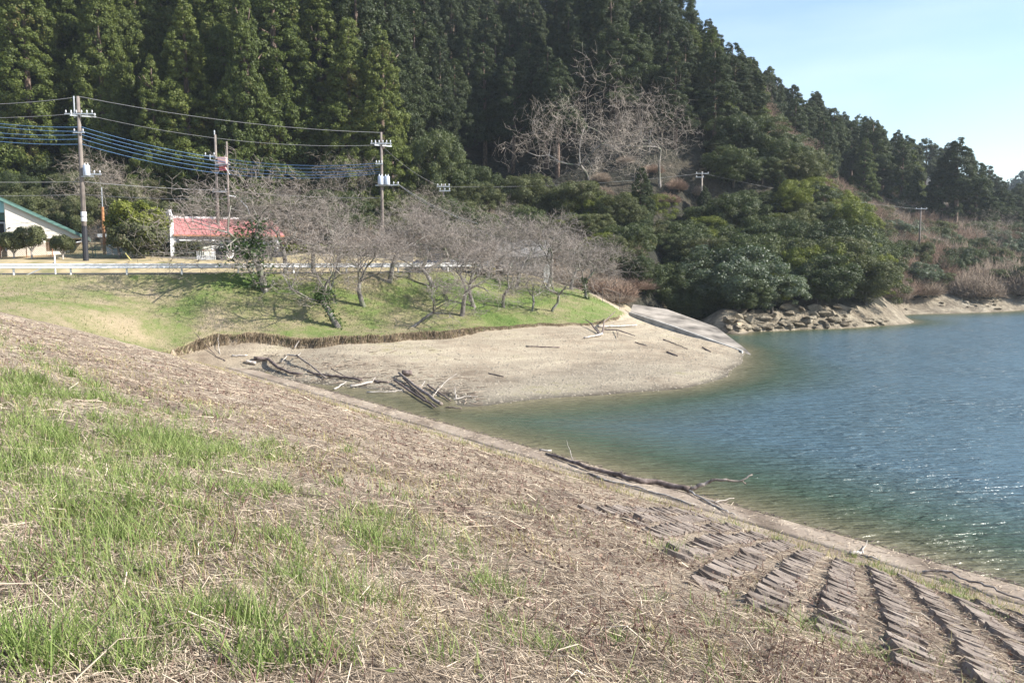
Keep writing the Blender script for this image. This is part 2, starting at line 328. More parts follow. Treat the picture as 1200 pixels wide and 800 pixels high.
M['ramp'] = plain('stained_ramp_concrete', (.27, .24, .205), .9, .42, .6, bumpd=.02)
g = NG('strip_concrete'); nz1 = g.noise(.9, 6, stretch=(1, .25, 1, .65)); nz2 = g.noise(18, 5)
c = g.mix(.5, g.ramp(nz1, (.32, (.15, .115, .085)), (.48, (.25, .20, .155)), (.68, (.36, .30, .235))), g.ramp(nz2, (.3, .6), (.7, 1.3)), 'MULTIPLY'); M['strip'] = g.m; g.pbr(c, .9, g.bump(nz2, .02))
# water
g = NG('lake_water'); at = g.n('Attribute', attribute_name='depth'); dp = at.outputs['Fac']
c = g.ramp(dp, (0., (.19, .165, .10)), (.07, (.10, .10, .055)), (.20, (.050, .078, .050)), (.6, (.070, .118, .145)))
w1 = g.noise(1.7, 3, rough=.55, stretch=(.45, 1.9, 1, .2), dist=.5); w2 = g.noise(5.5, 3, stretch=(.6, 1.5, 1, .1)); w3 = g.noise(.12, 3)
h = g.math('ADD', g.math('MULTIPLY', w1, .40), g.math('MULTIPLY', w2, .09)); amp = g.ramp(w3, (.35, .55), (.65, 1.15)); h = g.math('MULTIPLY', h, amp)
b = g.pbr(c, .23, g.bump(h, 1.0, 1.0), 0, .5); b.inputs['IOR'].default_value = 1.33
M['water'] = g.m

# ---------------------------------------------------------------- terrain
xs = np.unique(np.round(np.concatenate([np.arange(-260, -46, 5), np.arange(-46, 26, .28), np.arange(26, 60, .55), np.arange(60, 130, 1.5), np.arange(130, 420, 6)]), 3))
ys = np.unique(np.round(np.concatenate([np.arange(-80, 34, 5), np.arange(34, 82, .28), np.arange(82, 112, .55), np.arange(112, 200, 2), np.arange(200, 440, 6)]), 3))
GX, GY = np.meshgrid(xs, ys); GZ = shore_h(GX, GY)
GZ = np.maximum(GZ, -8)
s_ = NX*GX+NY*GY
under = np.minimum(GZ, dam_h(GX, GY)-.35)
GZ = np.where((s_ < 15.5) & (GY < 44), under, GZ)
V = np.stack([GX, GY, GZ], -1).reshape(-1, 3); ny, nx = GX.shape
idx = np.arange(ny*nx).reshape(ny, nx); F = np.stack([idx[:-1, :-1], idx[:-1, 1:], idx[1:, 1:], idx[1:, :-1]], -1).reshape(-1, 4)
Cc = V[F].mean(1); cx, cy, cz = Cc.T
ry = rail_y(cx)
is_lawn = (cy > edge_y(cx)+.12) & (cx < 9.3) & (cy < np.where(cx > TX[0], np.interp(cx, TX, TY), ry+.45)) & (cx > -120)
is_yard = (~is_lawn) & (cx < 4) & (cy >= ry) & (cy < ry+26-np.maximum(cx+6, 0)*1.5) & (cy < 86)
is_beach = (~is_lawn) & (~is_yard) & (cy < 79) & (cx < 34)
is_bank = (~is_lawn) & (~is_yard) & (~is_beach) & (cz < 1.9+fbm(cx*.4, cy*.4, 3, 4)*1.6) & (cy < 125)
is_hill = ~(is_lawn | is_yard | is_beach | is_bank)
def sub(name, m, mat):
    Fs = F[m]; u_, inv = np.unique(Fs, return_inverse=True)
    return props(link(name, mesh_np(name, V[u_], inv.reshape(-1, 4), 4, mat, True)), kind='structure')
sub('lawn', is_lawn, M['lawn']); sub('yard_ground', is_yard, M['yard']); sub('gravel_shore', is_beach, M['beach']); sub('rocky_bank', is_bank, M['bank']); sub('hillside', is_hill, M['floor'])
# road sheet
rx = np.arange(-160, 2, 1.0); off = np.array([.7, 2, 4, 6]); RXg, OF = np.meshgrid(rx, off); RYg = rail_y(RXg)+OF
vv = np.stack([RXg, RYg, RXg*0+5.70], -1).reshape(-1, 3); ii = np.arange(vv.shape[0]).reshape(RXg.shape)
props(link('road', mesh_np('road', vv, np.stack([ii[:-1, :-1], ii[:-1, 1:], ii[1:, 1:], ii[1:, :-1]], -1).reshape(-1, 4), 4, M['asphalt'])), kind='structure')
# water
wx = np.concatenate([np.arange(-15, 110, .8), np.arange(110, 420, 8)]); wy = np.concatenate([np.arange(-80, 10, 5), np.arange(10, 125, .8), np.arange(125, 170, 5)])
WX, WY = np.meshgrid(wx, wy); dep = -np.maximum(shore_h(WX, WY), np.where(NX*WX+NY*WY > 10, dam_h(WX, WY), -9))
vv = np.stack([WX, WY, WX*0], -1).reshape(-1, 3); ii = np.arange(vv.shape[0]).reshape(WX.shape)
me = mesh_np('lake_water', vv, np.stack([ii[:-1, :-1], ii[:-1, 1:], ii[1:, 1:], ii[1:, :-1]], -1).reshape(-1, 4), 4, M['water'], True)
a = me.attributes.new('depth', 'FLOAT', 'POINT'); a.data.foreach_set('value', np.clip(dep/4, 0, 1).ravel().astype(np.float32))
props(link('lake_water', me), kind='structure')
# dam face: fan of cells that grow with distance from where the camera stands
rr = np.concatenate([np.geomspace(.8, 66, 270), [75, 90, 120]]); th = np.linspace(-PI*.5, PI*.5, 430)
T_, R_ = np.meshgrid(th, rr); DX = np.sin(T_)*R_; DY = np.cos(T_)*R_; DZ = dam_full(DX, DY)
vv = np.stack([DX, DY, DZ], -1).reshape(-1, 3); ii = np.arange(vv.shape[0]).reshape(DX.shape); Fd = np.stack([ii[:-1, :-1], ii[1:, :-1], ii[1:, 1:], ii[:-1, 1:]], -1).reshape(-1, 4)
dc = vv[Fd].mean(1); sm = (NX*dc[:, 0]+NY*dc[:, 1] < 19.3+8) & (dc[:, 1] < 72) & ((dc[:, 1] < 56) | (NX*dc[:, 0]+NY*dc[:, 1] < 2)) & (dc[:, 0] > -75)
low = dc[:, 2] > shore_h(dc[:, 0], dc[:, 1])-.5
Fd = Fd[sm & low]; u_, inv = np.unique(Fd, return_inverse=True)
dam = props(link('dam_slope', mesh_np('dam_slope', vv[u_], inv.reshape(-1, 4), 4, M['soil'], True)), kind='structure')
# concrete toe strip
def sa(s, a): return (NX*s-NY*a, NY*s+NX*a)      # slope coordinates to x,y
al = np.arange(-30, 62, .5); prof = [(17.7, -.2), (17.74, .005), (18.0, .03), (18.7, .045), (19.75, .045), (20.0, -.35)]
vs = []
for a_ in al:
    for k, (s, dz) in enumerate(prof):
        wob = float(fbm(np.float64(a_*.7+k*9), np.float64(k*1.), 3, 8))*.16 if k in (1, 4) else 0
        x, y = sa(s+wob, a_); vs.append((x, y, float(dam_h(np.float64(x), np.float64(y)))+dz))
m_ = len(prof); fs = np.array([(i*m_+k, (i+1)*m_+k, (i+1)*m_+k+1, i*m_+k+1) for i in range(len(al)-1) for k in range(m_-1)])
props(link('concrete_strip', mesh_np('concrete_strip', np.array(vs), fs[:, ::-1], 4, M['strip'])), kind='structure')

# ================================================================ TREES
def crown_np(blobs, per, leaf, seed, up=.35, squash=.85, jit=.5):
    """blobs: rows x,y,z,r with the crown axis at x=y=0; every blob gets small leaf faces over its surface, most on its outer side"""
    r = np.random.default_rng(seed); B = np.asarray(blobs, float); n_ = np.maximum((per*(B[:, 3]/B[:, 3].mean())**2).astype(int), 8)
    I = np.repeat(np.arange(len(B)), n_); d = unit(r.normal(size=(len(I), 3)))
    outw = unit(B[I, :3]*np.array([1, 1, 0])+1e-6); out = unit(d+outw*.55+np.array([0, 0, up])); rad = B[I, 3:4]*(.62+.6*r.random((len(I), 1)))
    c = B[I, :3]+out*rad*np.array([1, 1, squash]); N = unit(out+r.normal(size=c.shape)*jit)
    return leaves(c, N, leaf, 1.0, r)
def cedar(seed, h, R, mat, lowest=.12, point=1.0, per=170, nb=430, leaf=.145, bs=1.0):
    r = np.random.default_rng(seed); b = []
    for i in range(nb):
        t = lowest+(1-lowest)*(1-r.random()**.75)*.985; t = min(t, .985)
        prof = R*((1-t)/(1-lowest))**(.74*point)*(1+.16*math.sin(t*23+seed)); prof = min(prof, R*.97)+.12
        a = r.random()*2*PI; q = prof*(.62+.38*math.sqrt(r.random())); q *= 1+.16*math.sin(3*a+seed+t*9)
        b.append((q*math.cos(a), q*math.sin(a), h*t+r.normal()*.2, (.28+.52*r.random())*(.55+.55*prof/R)*bs))
    V_, F_ = crown_np(b, per, leaf, seed)
    return mesh_np('crown', V_, F_, 3, mat)
def broad(seed, h, R, mat, per=110, nb=70, leaf=.26, low=.1):
    r = np.random.default_rng(seed); b = []
    lob = [(r.normal()*R*.38, r.normal()*R*.38, h*(.45+.25*r.random()), R*(.5+.25*r.random())) for _ in range(6)]
    for i in range(nb):
        L_ = lob[i % 6]; d = unit(r.normal(size=3)+np.array([0, 0, .25])); q = L_[3]*(.8+.25*r.random())
        z = min(max(L_[2]+d[2]*q*h*.32/R*1.75, h*low), h*.97)
        b.append((L_[0]+d[0]*q, L_[1]+d[1]*q, z, (.22+.42*r.random())*R*.36))
    V_, F_ = crown_np(b, per, leaf, seed, up=.3)
    return mesh_np('crown', V_, F_, 3, mat)
def grow(seed, h, spread, depth=5, trunk_r=.14, fork=.28, up=.25, kink=.22, first=.22, nfork=(3, 5), thin=.6, lean=(0, 0), twist=.55, drop=0):
    """recursive bare tree; returns thick and fine segments"""
    r = random.Random(seed); S = []
    def rec(p, d, L_, ra, k):
        m = 3 if k < 2 else 2
        for i in range(m):
            d2 = (d+Vector((r.gauss(0, kink), r.gauss(0, kink), r.gauss(0, kink)*.7+up*.22*(k > 0)-drop*k*.03))).normalized()
            q = p+d2*(L_/m); r1 = ra*(.88 if k < 3 else .75); S.append((p, q, ra, r1, k)); p, d, ra = q, d2, r1
            if k >= 1 and k < depth and i < m-1 and r.random() < .8: side(p, d, L_*.62, ra*.55, k+1)
        if k < depth:
            for j in range(r.randint(*nfork) if k == 0 else r.randint(2, 3)): side(p, d, L_*(.66+.2*r.random()), ra*thin*(.85+.3*r.random()), k+1)
    def side(p, d, L_, ra, k):
        a = Vector((r.gauss(0, 1), r.gauss(0, 1), r.gauss(0, .6))); a = (a-d*a.dot(d)).normalized()
        dd = (d*(1-twist)+a*twist*(1.0+.5*spread)+Vector((0, 0, up*.5))).normalized(); rec(p, dd, L_, max(ra, .006), k)
    d0 = Vector((lean[0], lean[1], 1)).normalized(); rec(Vector((0, 0, -.15)), d0, h*first, trunk_r, 0)
    zs = max(s[1].z for s in S); f = h/zs
    return [(s[0]*f if 1 else 0, s[1]*f, s[2], s[3], s[4]) for s in S]
def bare_meshes(S, bark_m, twig_m, cut=2, tscale=1.0):
    a = [s for s in S if s[4] <= cut]; b = [s for s in S if s[4] > cut]
    f = lambda q, nm, m, k, t: seg_mesh(nm, [s[0] for s in q], [s[1] for s in q], [s[2]*t for s in q], [s[3]*t for s in q], m, k)
    return f(a, 'trunk', bark_m, 6, 1), f(b, 'twigs', twig_m, 3, tscale)
def trunk_mesh(h, r0, mat, seed, limbs=5, lean=.04):
    r = random.Random(seed); mb = MB(); pts = [(0, 0, -.6)]; x = y = 0
    for i in range(1, 7):
        x += r.gauss(0, lean)*h*.1; y += r.gauss(0, lean)*h*.1; pts.append((x, y, h*i/6))
    mb.tube(pts, [r0*(1.15-i/6.6) for i in range(7)], 7)
    for k in range(limbs):
        i = r.randint(2, 5); p = pts[i]; a = r.random()*2*PI; L_ = h*(.22 if h < 8 else .09)
        mb.tube([p, (p[0]+math.cos(a)*L_*.6, p[1]+math.sin(a)*L_*.6, p[2]+L_*.35), (p[0]+math.cos(a)*L_, p[1]+math.sin(a)*L_, p[2]+L_*.8)], [r0*.4, r0*.25, r0*.1], 5)
    return mb.mesh('trunk', mat, True)
CED = [cedar(100+i, 20, 3.3+.35*(i % 3), M['cedar'], .10, [1.0, .8, 1.15][i % 3]) for i in range(5)]
CEDD = [cedar(120+i, 20, 3.4, M['cedar_shade_dark'], .22+.1*(i % 3), [.85, .6, 1.0][i % 3], 150, 320, .16) for i in range(4)]
CEDF = [cedar(140+i, 20, 3.4, M['cedar'], .06, [1.0, 1.15, .9][i % 3], 100, 850, .14, .72) for i in range(3)]
CTR = [trunk_mesh(19, .34, M['bark_cedar'], i, 6) for i in range(3)]
BR = {k: [broad(200+17*j+i, 6, 3.3, M[k], 190, 175, .11) for i in range(3)] for j, k in enumerate(['broad', 'glossy', 'yellow', 'olive'])}
BTR = [trunk_mesh(4.6, .16, M['bark_dark'], 20+i, 6, .12) for i in range(2)]
def put(kind_name, loc, rz, scl, parts, label, cat, group=None):
    o = empty(kind_name, loc, rz, label=label, cat=cat, group=group); o.scale = scl
    for nm, me in parts: link(nm, me, o)
    return o
def gz(x, y): return float(shore_h(np.float64(x), np.float64(y)))
k_tree = [0]
def conifer(u, vtop, d, wpx, mesh, label, group, cat='tree', name='cedar_tree'):
    p = P(u, vtop, d); g_ = gz(p[0], p[1]); h = max(p[2]-g_, 4); R = wpx*d/1000*1.12
    k_tree[0] += 1; i = k_tree[0]
    return put(name, (p[0], p[1], g_-.3), (i*2.4) % 6.28, (R/3.6, R/3.6, h/20), [('crown', mesh), ('trunk', CTR[i % 3])], label, cat, group)
# --- named conifers of the left stand
LC = [(-60, -70, 95, 46, 0), (-18, -80, 98, 40, 1), (24, -60, 96, 44, 2), (70, -95, 102, 44, 0), (112, -50, 97, 38, 3), (150, -110, 106, 44, 4), (214, -8, 94, 44, 1),
      (175, 60, 92, 26, 3), (255, -70, 103, 40, 2), (318, -75, 97, 52, 0), (282, -30, 92, 36, 4), (372, -45, 101, 44, 1), (408, 18, 96, 36, 2), (446, 28, 95, 36, 3), (345, -120, 112, 44, 4), (415, -90, 112, 40, 0)]
lab = ['leftmost tall green cedar behind the pale house, cut by the photo edge', 'tall green cedar standing just right of the leftmost one', 'broad cedar rising behind the pale house with the green roof edge',
       'tall cedar directly behind the transformer pole on the left', 'slim cedar just right of the left utility pole', 'very tall cedar behind the big green garden bush', 'pointed cedar with its whole tip in view above the red roof',
       'small young cedar in front of the pointed one, left of the red roof', 'tall cedar right behind the twin poles', 'widest bright green cedar of the stand, right of the twin poles', 'bright cedar filling the gap above the twin poles',
       'tall full cedar left of the middle utility pole', 'cedar with a rounded top just left of the middle utility pole', 'last sharp edged bright cedar beside the dark valley, over the middle utility pole', 'tall cedar behind the widest bright one', 'tall cedar behind the pair next to the dark valley']
for (u, v, d, wd, m), lb in zip(LC, lab): conifer(u, v, d, wd, CEDF[m % 3], lb, 'cedars of the bright left stand')
# --- hill forest, sorted by where it stands
FG = {'left': ('tall green cedar at the {} of the hillside stand behind the houses', (-70, 470, -60, 250), 'cedars packed high on the left hillside'),
      'mid': ('dark shaded cedar at the {} of the shadowed central valley', (455, 800, -60, 215), 'shaded cedars in the valley'),
      'crest': ('olive green cedar at the {} of the shoulder under the crest', (660, 905, -20, 175), 'cedars on the sunlit shoulder'),
      'behind': ('small dark conifer at the {} of the far right slope', (1072, 1260, 150, 285), 'conifers on the far right slope'),
      'ridge': ('tall dark cedar at the {} of the right ridge row', (862, 1085, 120, 262), 'cedars along the right ridge')}
FOREST = []
def forest(pts, zone, meshes, hmin, hmax, R):
    for (x, y) in pts: FOREST.append((y, x, gz(x, y), random.uniform(hmin, hmax), R*random.uniform(.85, 1.2), zone, random.choice(meshes)))
def plant_forest():
    cover = np.full(400, 900.0); FOREST.sort(key=lambda f: f[0])
    for (y, x, z, h, q, zone, me) in FOREST:
        u, v = proj(x, y, z+h); w_ = 1000*q*.8/y; a, b = int(max(0, (float(u)-w_)/5+40)), int(min(399, (float(u)+w_)/5+40))
        if b <= a: continue
        seg = cover[a:b+1]; vis = (seg > float(v)+10).mean()
        if vis < .3: continue
        vv_ = float(proj(x, y, z+h*.72)[1]); cover[a:b+1] = np.minimum(seg, vv_)
        k_tree[0] += 1; i = k_tree[0]
        put('cedar_tree', (x, y, z-.3), random.random()*6.28, (q/3.6, q/3.6, h/20), [('crown', me), ('trunk', CTR[i % 3])], spot(FG[zone][0], x, y, *FG[zone][1]), 'tree', FG[zone][2])
def cells(step, x0, x1, y0, y1, test):
    out = []; row = 0
    y = y0
    while y < y1:
        x = x0+(row % 2)*step/2
        while x < x1:
            px, py = x+random.uniform(-.32, .32)*step, y+random.uniform(-.32, .32)*step; z = gz(px, py)
            u, v = proj(px, py, z)
            if z > 1.5 and test(px, py, z, float(u), float(v)): out.append((px, py))
            x += step
        y += step*.8; row += 1
    return out
forest(cells(6.6, -78, -8, 104, 140, lambda x, y, z, u, v: -70 < u < 470 and v > -60), 'left', CED+CEDD[:2], 19, 26, 3.7)
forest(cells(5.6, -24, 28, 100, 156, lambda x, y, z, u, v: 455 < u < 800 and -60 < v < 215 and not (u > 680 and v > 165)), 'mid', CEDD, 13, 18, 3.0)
forest(cells(4.6, 8, 46, 106, 156, lambda x, y, z, u, v: 660 < u < 905 and -20 < v < 175 and not (u < 770 and v > 125)), 'crest', [CED[1], CED[3], CEDD[0], CEDD[1]], 9.5, 13, 2.6)
forest(cells(6.0, 42, 100, 150, 200, lambda x, y, z, u, v: 862 < u < 1066 and v < 262), 'ridge', CEDD+[CED[0]], 11.5, 16, 3.1)
forest(cells(7.5, 80, 200, 165, 300, lambda x, y, z, u, v: 1158 < u < 1260 and v < 285), 'behind', CEDD, 6, 9.5, 2.8)
plant_forest()
for (u, v, d, wd, m, lb) in [(1124, 160, 150, 27, 2, 'tallest dark pointed cedar of the right clump, in front of the notch'), (1106, 188, 152, 20, 0, 'dark cedar leaning on the left side of the tallest right cedar'), (1146, 188, 153, 22, 3, 'dark cedar on the right side of the tallest right cedar'),
                             (1086, 160, 215, 13, 1, 'thin distant cedar behind the end of the ridge row'), (1100, 170, 215, 14, 2, 'second distant cedar in the small saddle'), (1112, 166, 218, 13, 0, 'third distant cedar in the small saddle'), (1158, 192, 200, 14, 3, 'narrow spired cedar right of the dark clump'),
                             (1168, 206, 200, 16, 1, 'low blunt cedar right of the spired one'), (1182, 222, 190, 18, 0, 'cedar low on the slope near the right photo edge'), (1196, 238, 185, 18, 2, 'lowest cedar at the right photo edge'), (1140, 215, 158, 22, 3, 'squat dark cedar at the foot of the right clump'),
                             (485, 0, 114, 34, 0, 'brownish cedar with a ragged crown at the top of the dark valley'), (455, -40, 118, 34, 1, 'ragged cedar left of the brownish one'), (752, 192, 98, 15, 3, 'small grey green conifer standing alone below the bare hill trees'),
                             (520, 150, 100, 30, 0, 'dark rounded conifer right of the middle utility pole')]:
    conifer(u, v, d, wd, CEDD[m] if m < 4 else CED[0], lb, 'conifers on the right and middle slopes')
# --- broadleaf shrubs and trees of the spur and the shore
def bush(x, y, r, h, kind, label, group, rz=None):
    k_tree[0] += 1; i = k_tree[0]
    return put('broadleaf_tree', (x, y, gz(x, y)-.2), random.random()*6.28, (r/3.3, r/3.3, h/6), [('crown', BR[kind][i % 3]), ('trunk', BTR[i % 2])], label, 'tree', group)
def bushes(cl, r0, r1, kinds, label, group, hf=1.35):
    if not cl: return
    q = [proj(x, y, gz(x, y)) for x, y in cl]; us = [float(a[0]) for a in q]; vs_ = [float(a[1]) for a in q]; box = (min(us), max(us)+1, min(vs_), max(vs_)+1); fm = label
    for (x, y) in cl:
        label = spot(fm, x, y, *box)
        r = random.uniform(r0, r1); bush(x, y, r, r*hf*random.uniform(.85, 1.2), random.choice(kinds), label, group)
bushes(cells(3.9, 14, 46, 82, 124, lambda x, y, z, u, v: 800 < u < 1035 and z > (2.2 if u < 925 else 1.3) and 95 < v and u < 1045-(350-v)*.55+14 and y < 118 and not (u < 850 and v < 285)), 2.7, 4.0, ['broad', 'broad', 'broad', 'olive', 'yellow', 'broad'], 'dense dark green evergreen tree at the {} of the lakeside spur', 'evergreens covering the spur', 1.35)
bushes(cells(3.4, 20, 48, 84, 122, lambda x, y, z, u, v: 885 < u < 1060 and z > 1.9 and abs(u-(1045-(352-v)*.66)) < 30 and v > 170), 1.9, 2.9, ['yellow', 'yellow', 'broad'], 'yellow green sunlit bush at the {} of the spur edge', 'sunlit bushes edging the spur')  # sunlight on the spur edge is put into the yellow foliage colour
bushes(cells(3.6, 2, 22, 84, 104, lambda x, y, z, u, v: 615 < u < 845 and 225 < v < 345 and v > 215+(u-600)*.22), 1.6, 2.6, ['olive', 'olive', 'broad', 'yellow'], 'olive green bush at the {} of the low mound', 'bushes on the low mound')
bushes(cells(5.3, 44, 92, 100, 160, lambda x, y, z, u, v: 925 < u < 1240 and z > 2.2 and v > 200+(u-940)*.35), 1.9, 3.1, ['olive', 'broad', 'broad', 'glossy'], 'grey green bush at the {} of the far cove thicket', 'green bushes of the far cove')
bushes(cells(4.6, -70, 4, 84, 98, lambda x, y, z, u, v: -60 < u < 640), 1.8, 3.0, ['olive', 'broad'], 'dark undergrowth bush at the {} of the cedar stand foot', 'undergrowth bushes behind the houses', 1.5)
for (u, v, d, r, h, k, lb) in [(868, 290, 82, 4.6, 6.2, 'glossy', 'pale leaved round tree overhanging the dark inlet'), (905, 330, 82, 3.2, 4.4, 'glossy', 'lower pale leaved tree just above the promontory rocks'), (838, 318, 84, 3.0, 4.6, 'broad', 'dark tree at the left side of the inlet mouth'),
                               (618, 205, 99, 3.6, 5.0, 'olive', 'grey olive tree crowning the low mound, left half'), (665, 222, 98, 3.8, 5.0, 'olive', 'broad olive tree on top of the low mound'), (800, 262, 96, 3.6, 5.0, 'broad', 'green tree between the low mound and the inlet'), (775, 315, 86, 3.0, 4.4, 'broad', 'dark green tree above the concrete ramp'),
                               (508, 160, 97, 3.6, 6.5, 'broad', 'dark broadleaf tree right of the middle utility pole'), (560, 215, 98, 3.0, 5.2, 'broad', 'shaded broadleaf tree behind the cherry tops'), (520, 222, 95, 2.2, 4, 'olive', 'small olive tree around the little pole top'), (862, 346, 81.5, 2.6, 3.2, 'broad', 'low dark bush hanging over the left end of the promontory rocks'), (893, 346, 83.5, 2.4, 3, 'broad', 'low dark bush over the middle of the promontory rocks'), (925, 340, 86, 2.6, 3.2, 'yellow', 'low yellow green bush above the cliff corner'), (960, 332, 87.5, 2.6, 3, 'broad', 'low green bush above the right part of the promontory'), (815, 335, 84, 2.6, 3.6, 'broad', 'bush added for the dark shaded inlet, low behind the ramp end'), (790, 338, 84, 2.4, 3.4, 'broad', 'bush added for the dark shaded inlet, low behind the middle of the ramp'), (990, 335, 91, 2.2, 2.8, 'yellow', 'low sunlit bush near the tip of the promontory')]:
    p = P(u, v, d); x, y = p[0], p[1]; g_ = gz(x, y); bush(x, y, r, max(h, p[2]-g_), k, lb, 'single trees of the inlet and mound')  # dark inlet and promontory bushes are added to stand for the shade there
for (u, v, d, wd, lb) in [(885, 168, 112, 11, 'dark pointed conifer poking out at the top of the spur'), (842, 178, 112, 12, 'dark conifer at the left top of the spur'), (915, 205, 108, 9, 'slim conifer on the right flank of the spur'), (860, 225, 104, 10, 'small conifer in the middle of the spur'), (826, 215, 106, 10, 'small dark conifer just right of the wooden hill pole')]:
    conifer(u, v, d, wd, CEDD[int(u) % 4], lb, 'conifers standing in the spur')
# --- bare and brushy growth
def mk_bare(seed, h, spread, bark_m, twig_m, t=1.0, **kw):
    S = grow(seed, h, spread, **kw); return bare_meshes(S, M[bark_m], M[twig_m], 2, t)
CH = [mk_bare(300+i, 5.2, 1.1, 'bark', 'twig', 1.1, depth=6, trunk_r=.13, first=.20, up=.22, twist=.5) for i in range(5)]
YC = [mk_bare(330+i, 3.4, .9, 'bark', 'twig', .9, depth=5, trunk_r=.085, first=.24, up=.3, twist=.5) for i in range(3)]
HB = [mk_bare(350+i, 8, 1.3, 'bark', 'twig_pale', 1.0, depth=6, trunk_r=.13, first=.17, up=.15, twist=.55) for i in range(3)]
BB = [mk_bare(370+i, 6, 1.2, 'bark_dark', 'twig_brown', 1.8, depth=6, trunk_r=.10, first=.16, up=.25, twist=.5) for i in range(2)]
def brush_mesh(seed, R, h, n=1500, mat='brush', wid=.02):
    r = np.random.default_rng(seed); a = r.random(n)*2*PI; q = R*np.sqrt(r.random(n))*.9; p0 = np.stack([q*np.cos(a), q*np.sin(a), r.random(n)*h*.35*(1-q/R)], 1)
    d = unit(np.stack([np.cos(a)*q/R*.9, np.sin(a)*q/R*.9, .9+0*a], 1)+r.normal(size=(n, 3))*.4); ln = h*(.35+.6*r.random(n))*(1.05-.55*(q/R)**2)
    p1 = p0+d*ln[:, None]*.55; d2 = unit(d+r.normal(size=(n, 3))*.45+np.array([0, 0, -.1])); p2 = p1+d2*ln[:, None]*.5
    return seg_mesh('twigs', np.concatenate([p0, p1]), np.concatenate([p1, p2]), np.full(2*n, wid), np.concatenate([np.full(n, wid*.8), np.full(n, wid*.3)]), M[mat], 3)
BS = [brush_mesh(400+i, 2.2, 2.2, 1700, 'brush', .022) for i in range(3)]+[brush_mesh(410+i, 2.2, 2.4, 1700, 'twig_brown', .022) for i in range(2)]
def brush(x, y, r, h, label, group, j=None):
    k_tree[0] += 1; me = BS[k_tree[0] % 5 if j is None else j]; z = gz(x, y)
    o = link('dry_shrub', me, None, (x, y, z-.1), random.random()*6.28, (r/2.2, r/2.2, h/2.5)); props(o, label, 'shrub', group); return o
for (x, y) in cells(2.4, 4, 18, 74, 88, lambda x, y, z, u, v: 640 < u < 800 and v < 362 and v > 290 and z > 2.0 and y > np.interp(x, TX, TY)+.9): brush(x, y, random.uniform(1.3, 2), random.uniform(1.2, 2.0), spot('pinkish brown dry shrub at the {} of the bank above the ramp', x, y, 640, 800, 300, 362), 'dry shrubs by the ramp')
for (x, y) in cells(3.4, 38, 96, 102, 158, lambda x, y, z, u, v: 945 < u < 1240 and z > 1.7 and v > 215+(u-940)*.3): brush(x, y, random.uniform(2.0, 3.1), random.uniform(2.8, 4.4), spot('pinkish brown bare shrub at the {} of the far cove thicket', x, y, 945, 1240, 215, 350), 'dry shrubs of the far cove', None)
for (x, y) in cells(5, -70, 6, 84, 97, lambda x, y, z, u, v: -40 < u < 640): brush(x, y, random.uniform(1.7, 2.6), random.uniform(2, 3.2), spot('brown bare shrub at the {} of the thicket behind the houses', x, y, -40, 640, 250, 300), 'dry shrubs behind the houses')
for (x, y) in cells(4.2, 10, 34, 98, 120, lambda x, y, z, u, v: 690 < u < 850 and 190 < v < 300): brush(x, y, random.uniform(1.0, 1.6), random.uniform(1.1, 1.9), spot('brown scrub at the {} of the open slope round the hill pole', x, y, 690, 850, 190, 300), 'scrub on the open slope')
def bare(x, y, h, pair, label, group, name='bare_tree', rz=None, hb=8, wd=1.0):
    z = gz(x, y); k = h/hb; return put(name, (x, y, z-.1), random.random()*6.28 if rz is None else rz, (k*wd, k*wd, k), [('trunk', pair[0]), ('twigs', pair[1])], label, 'tree', group)
for (u, v, d, h, i, lb, wd) in [(694, 62, 106, 8.0, 0, 'large pale bare tree lit against the dark valley', .85), (776, 98, 107, 6.0, 2, 'wide pale bare tree right of and below the large one', 1.0),
                               (90, 158, 86, 9.0, 1, 'crooked bare tree hanging over behind the left utility pole', 1.0), (150, 176, 84, 8, 2, 'bare tree behind the big garden bush', 1.0), (398, 150, 92, 8, 0, 'bare tree in front of the bright cedars, left of the middle pole', .8), (425, 168, 90, 7.5, 2, 'bare tree touching the middle utility pole', .8),
                               (340, 195, 86, 6.5, 1, 'bare tree behind the red roofed house, right end', .9), (468, 210, 88, 5.5, 2, 'bare tree under the middle pole transformer', 1),
                               (865, 58, 150, 10, 1, 'bare grey tree on the saddle between shoulder and ridge', .9), (600, 225, 92, 5, 1, 'bare tree top behind the right cherries', 1)]:
    p = P(u, v, d); z = gz(p[0], p[1]); bare(p[0], p[1], max(h, p[2]-z), HB[i], lb, 'bare trees on the slope', wd=wd)
for (x, y) in cells(4.2, 30, 46, 128, 150, lambda x, y, z, u, v: 838 < u < 930 and 70 < v < 225): bare(x, y, random.uniform(5.5, 8), random.choice(BB), spot('orange brown bare tree at the {} of the saddle behind the spur', x, y, 838, 930, 70, 225), 'orange brown bare trees', hb=6)
for (x, y) in cells(6.5, 45, 90, 115, 165, lambda x, y, z, u, v: 930 < u < 1200 and 215 < v < 310): bare(x, y, random.uniform(4, 6), random.choice(BB+HB[:1]), spot('bare brown tree at the {} of the thicket above the far cove', x, y, 930, 1200, 215, 310), 'bare trees above the far cove', hb=6.5)
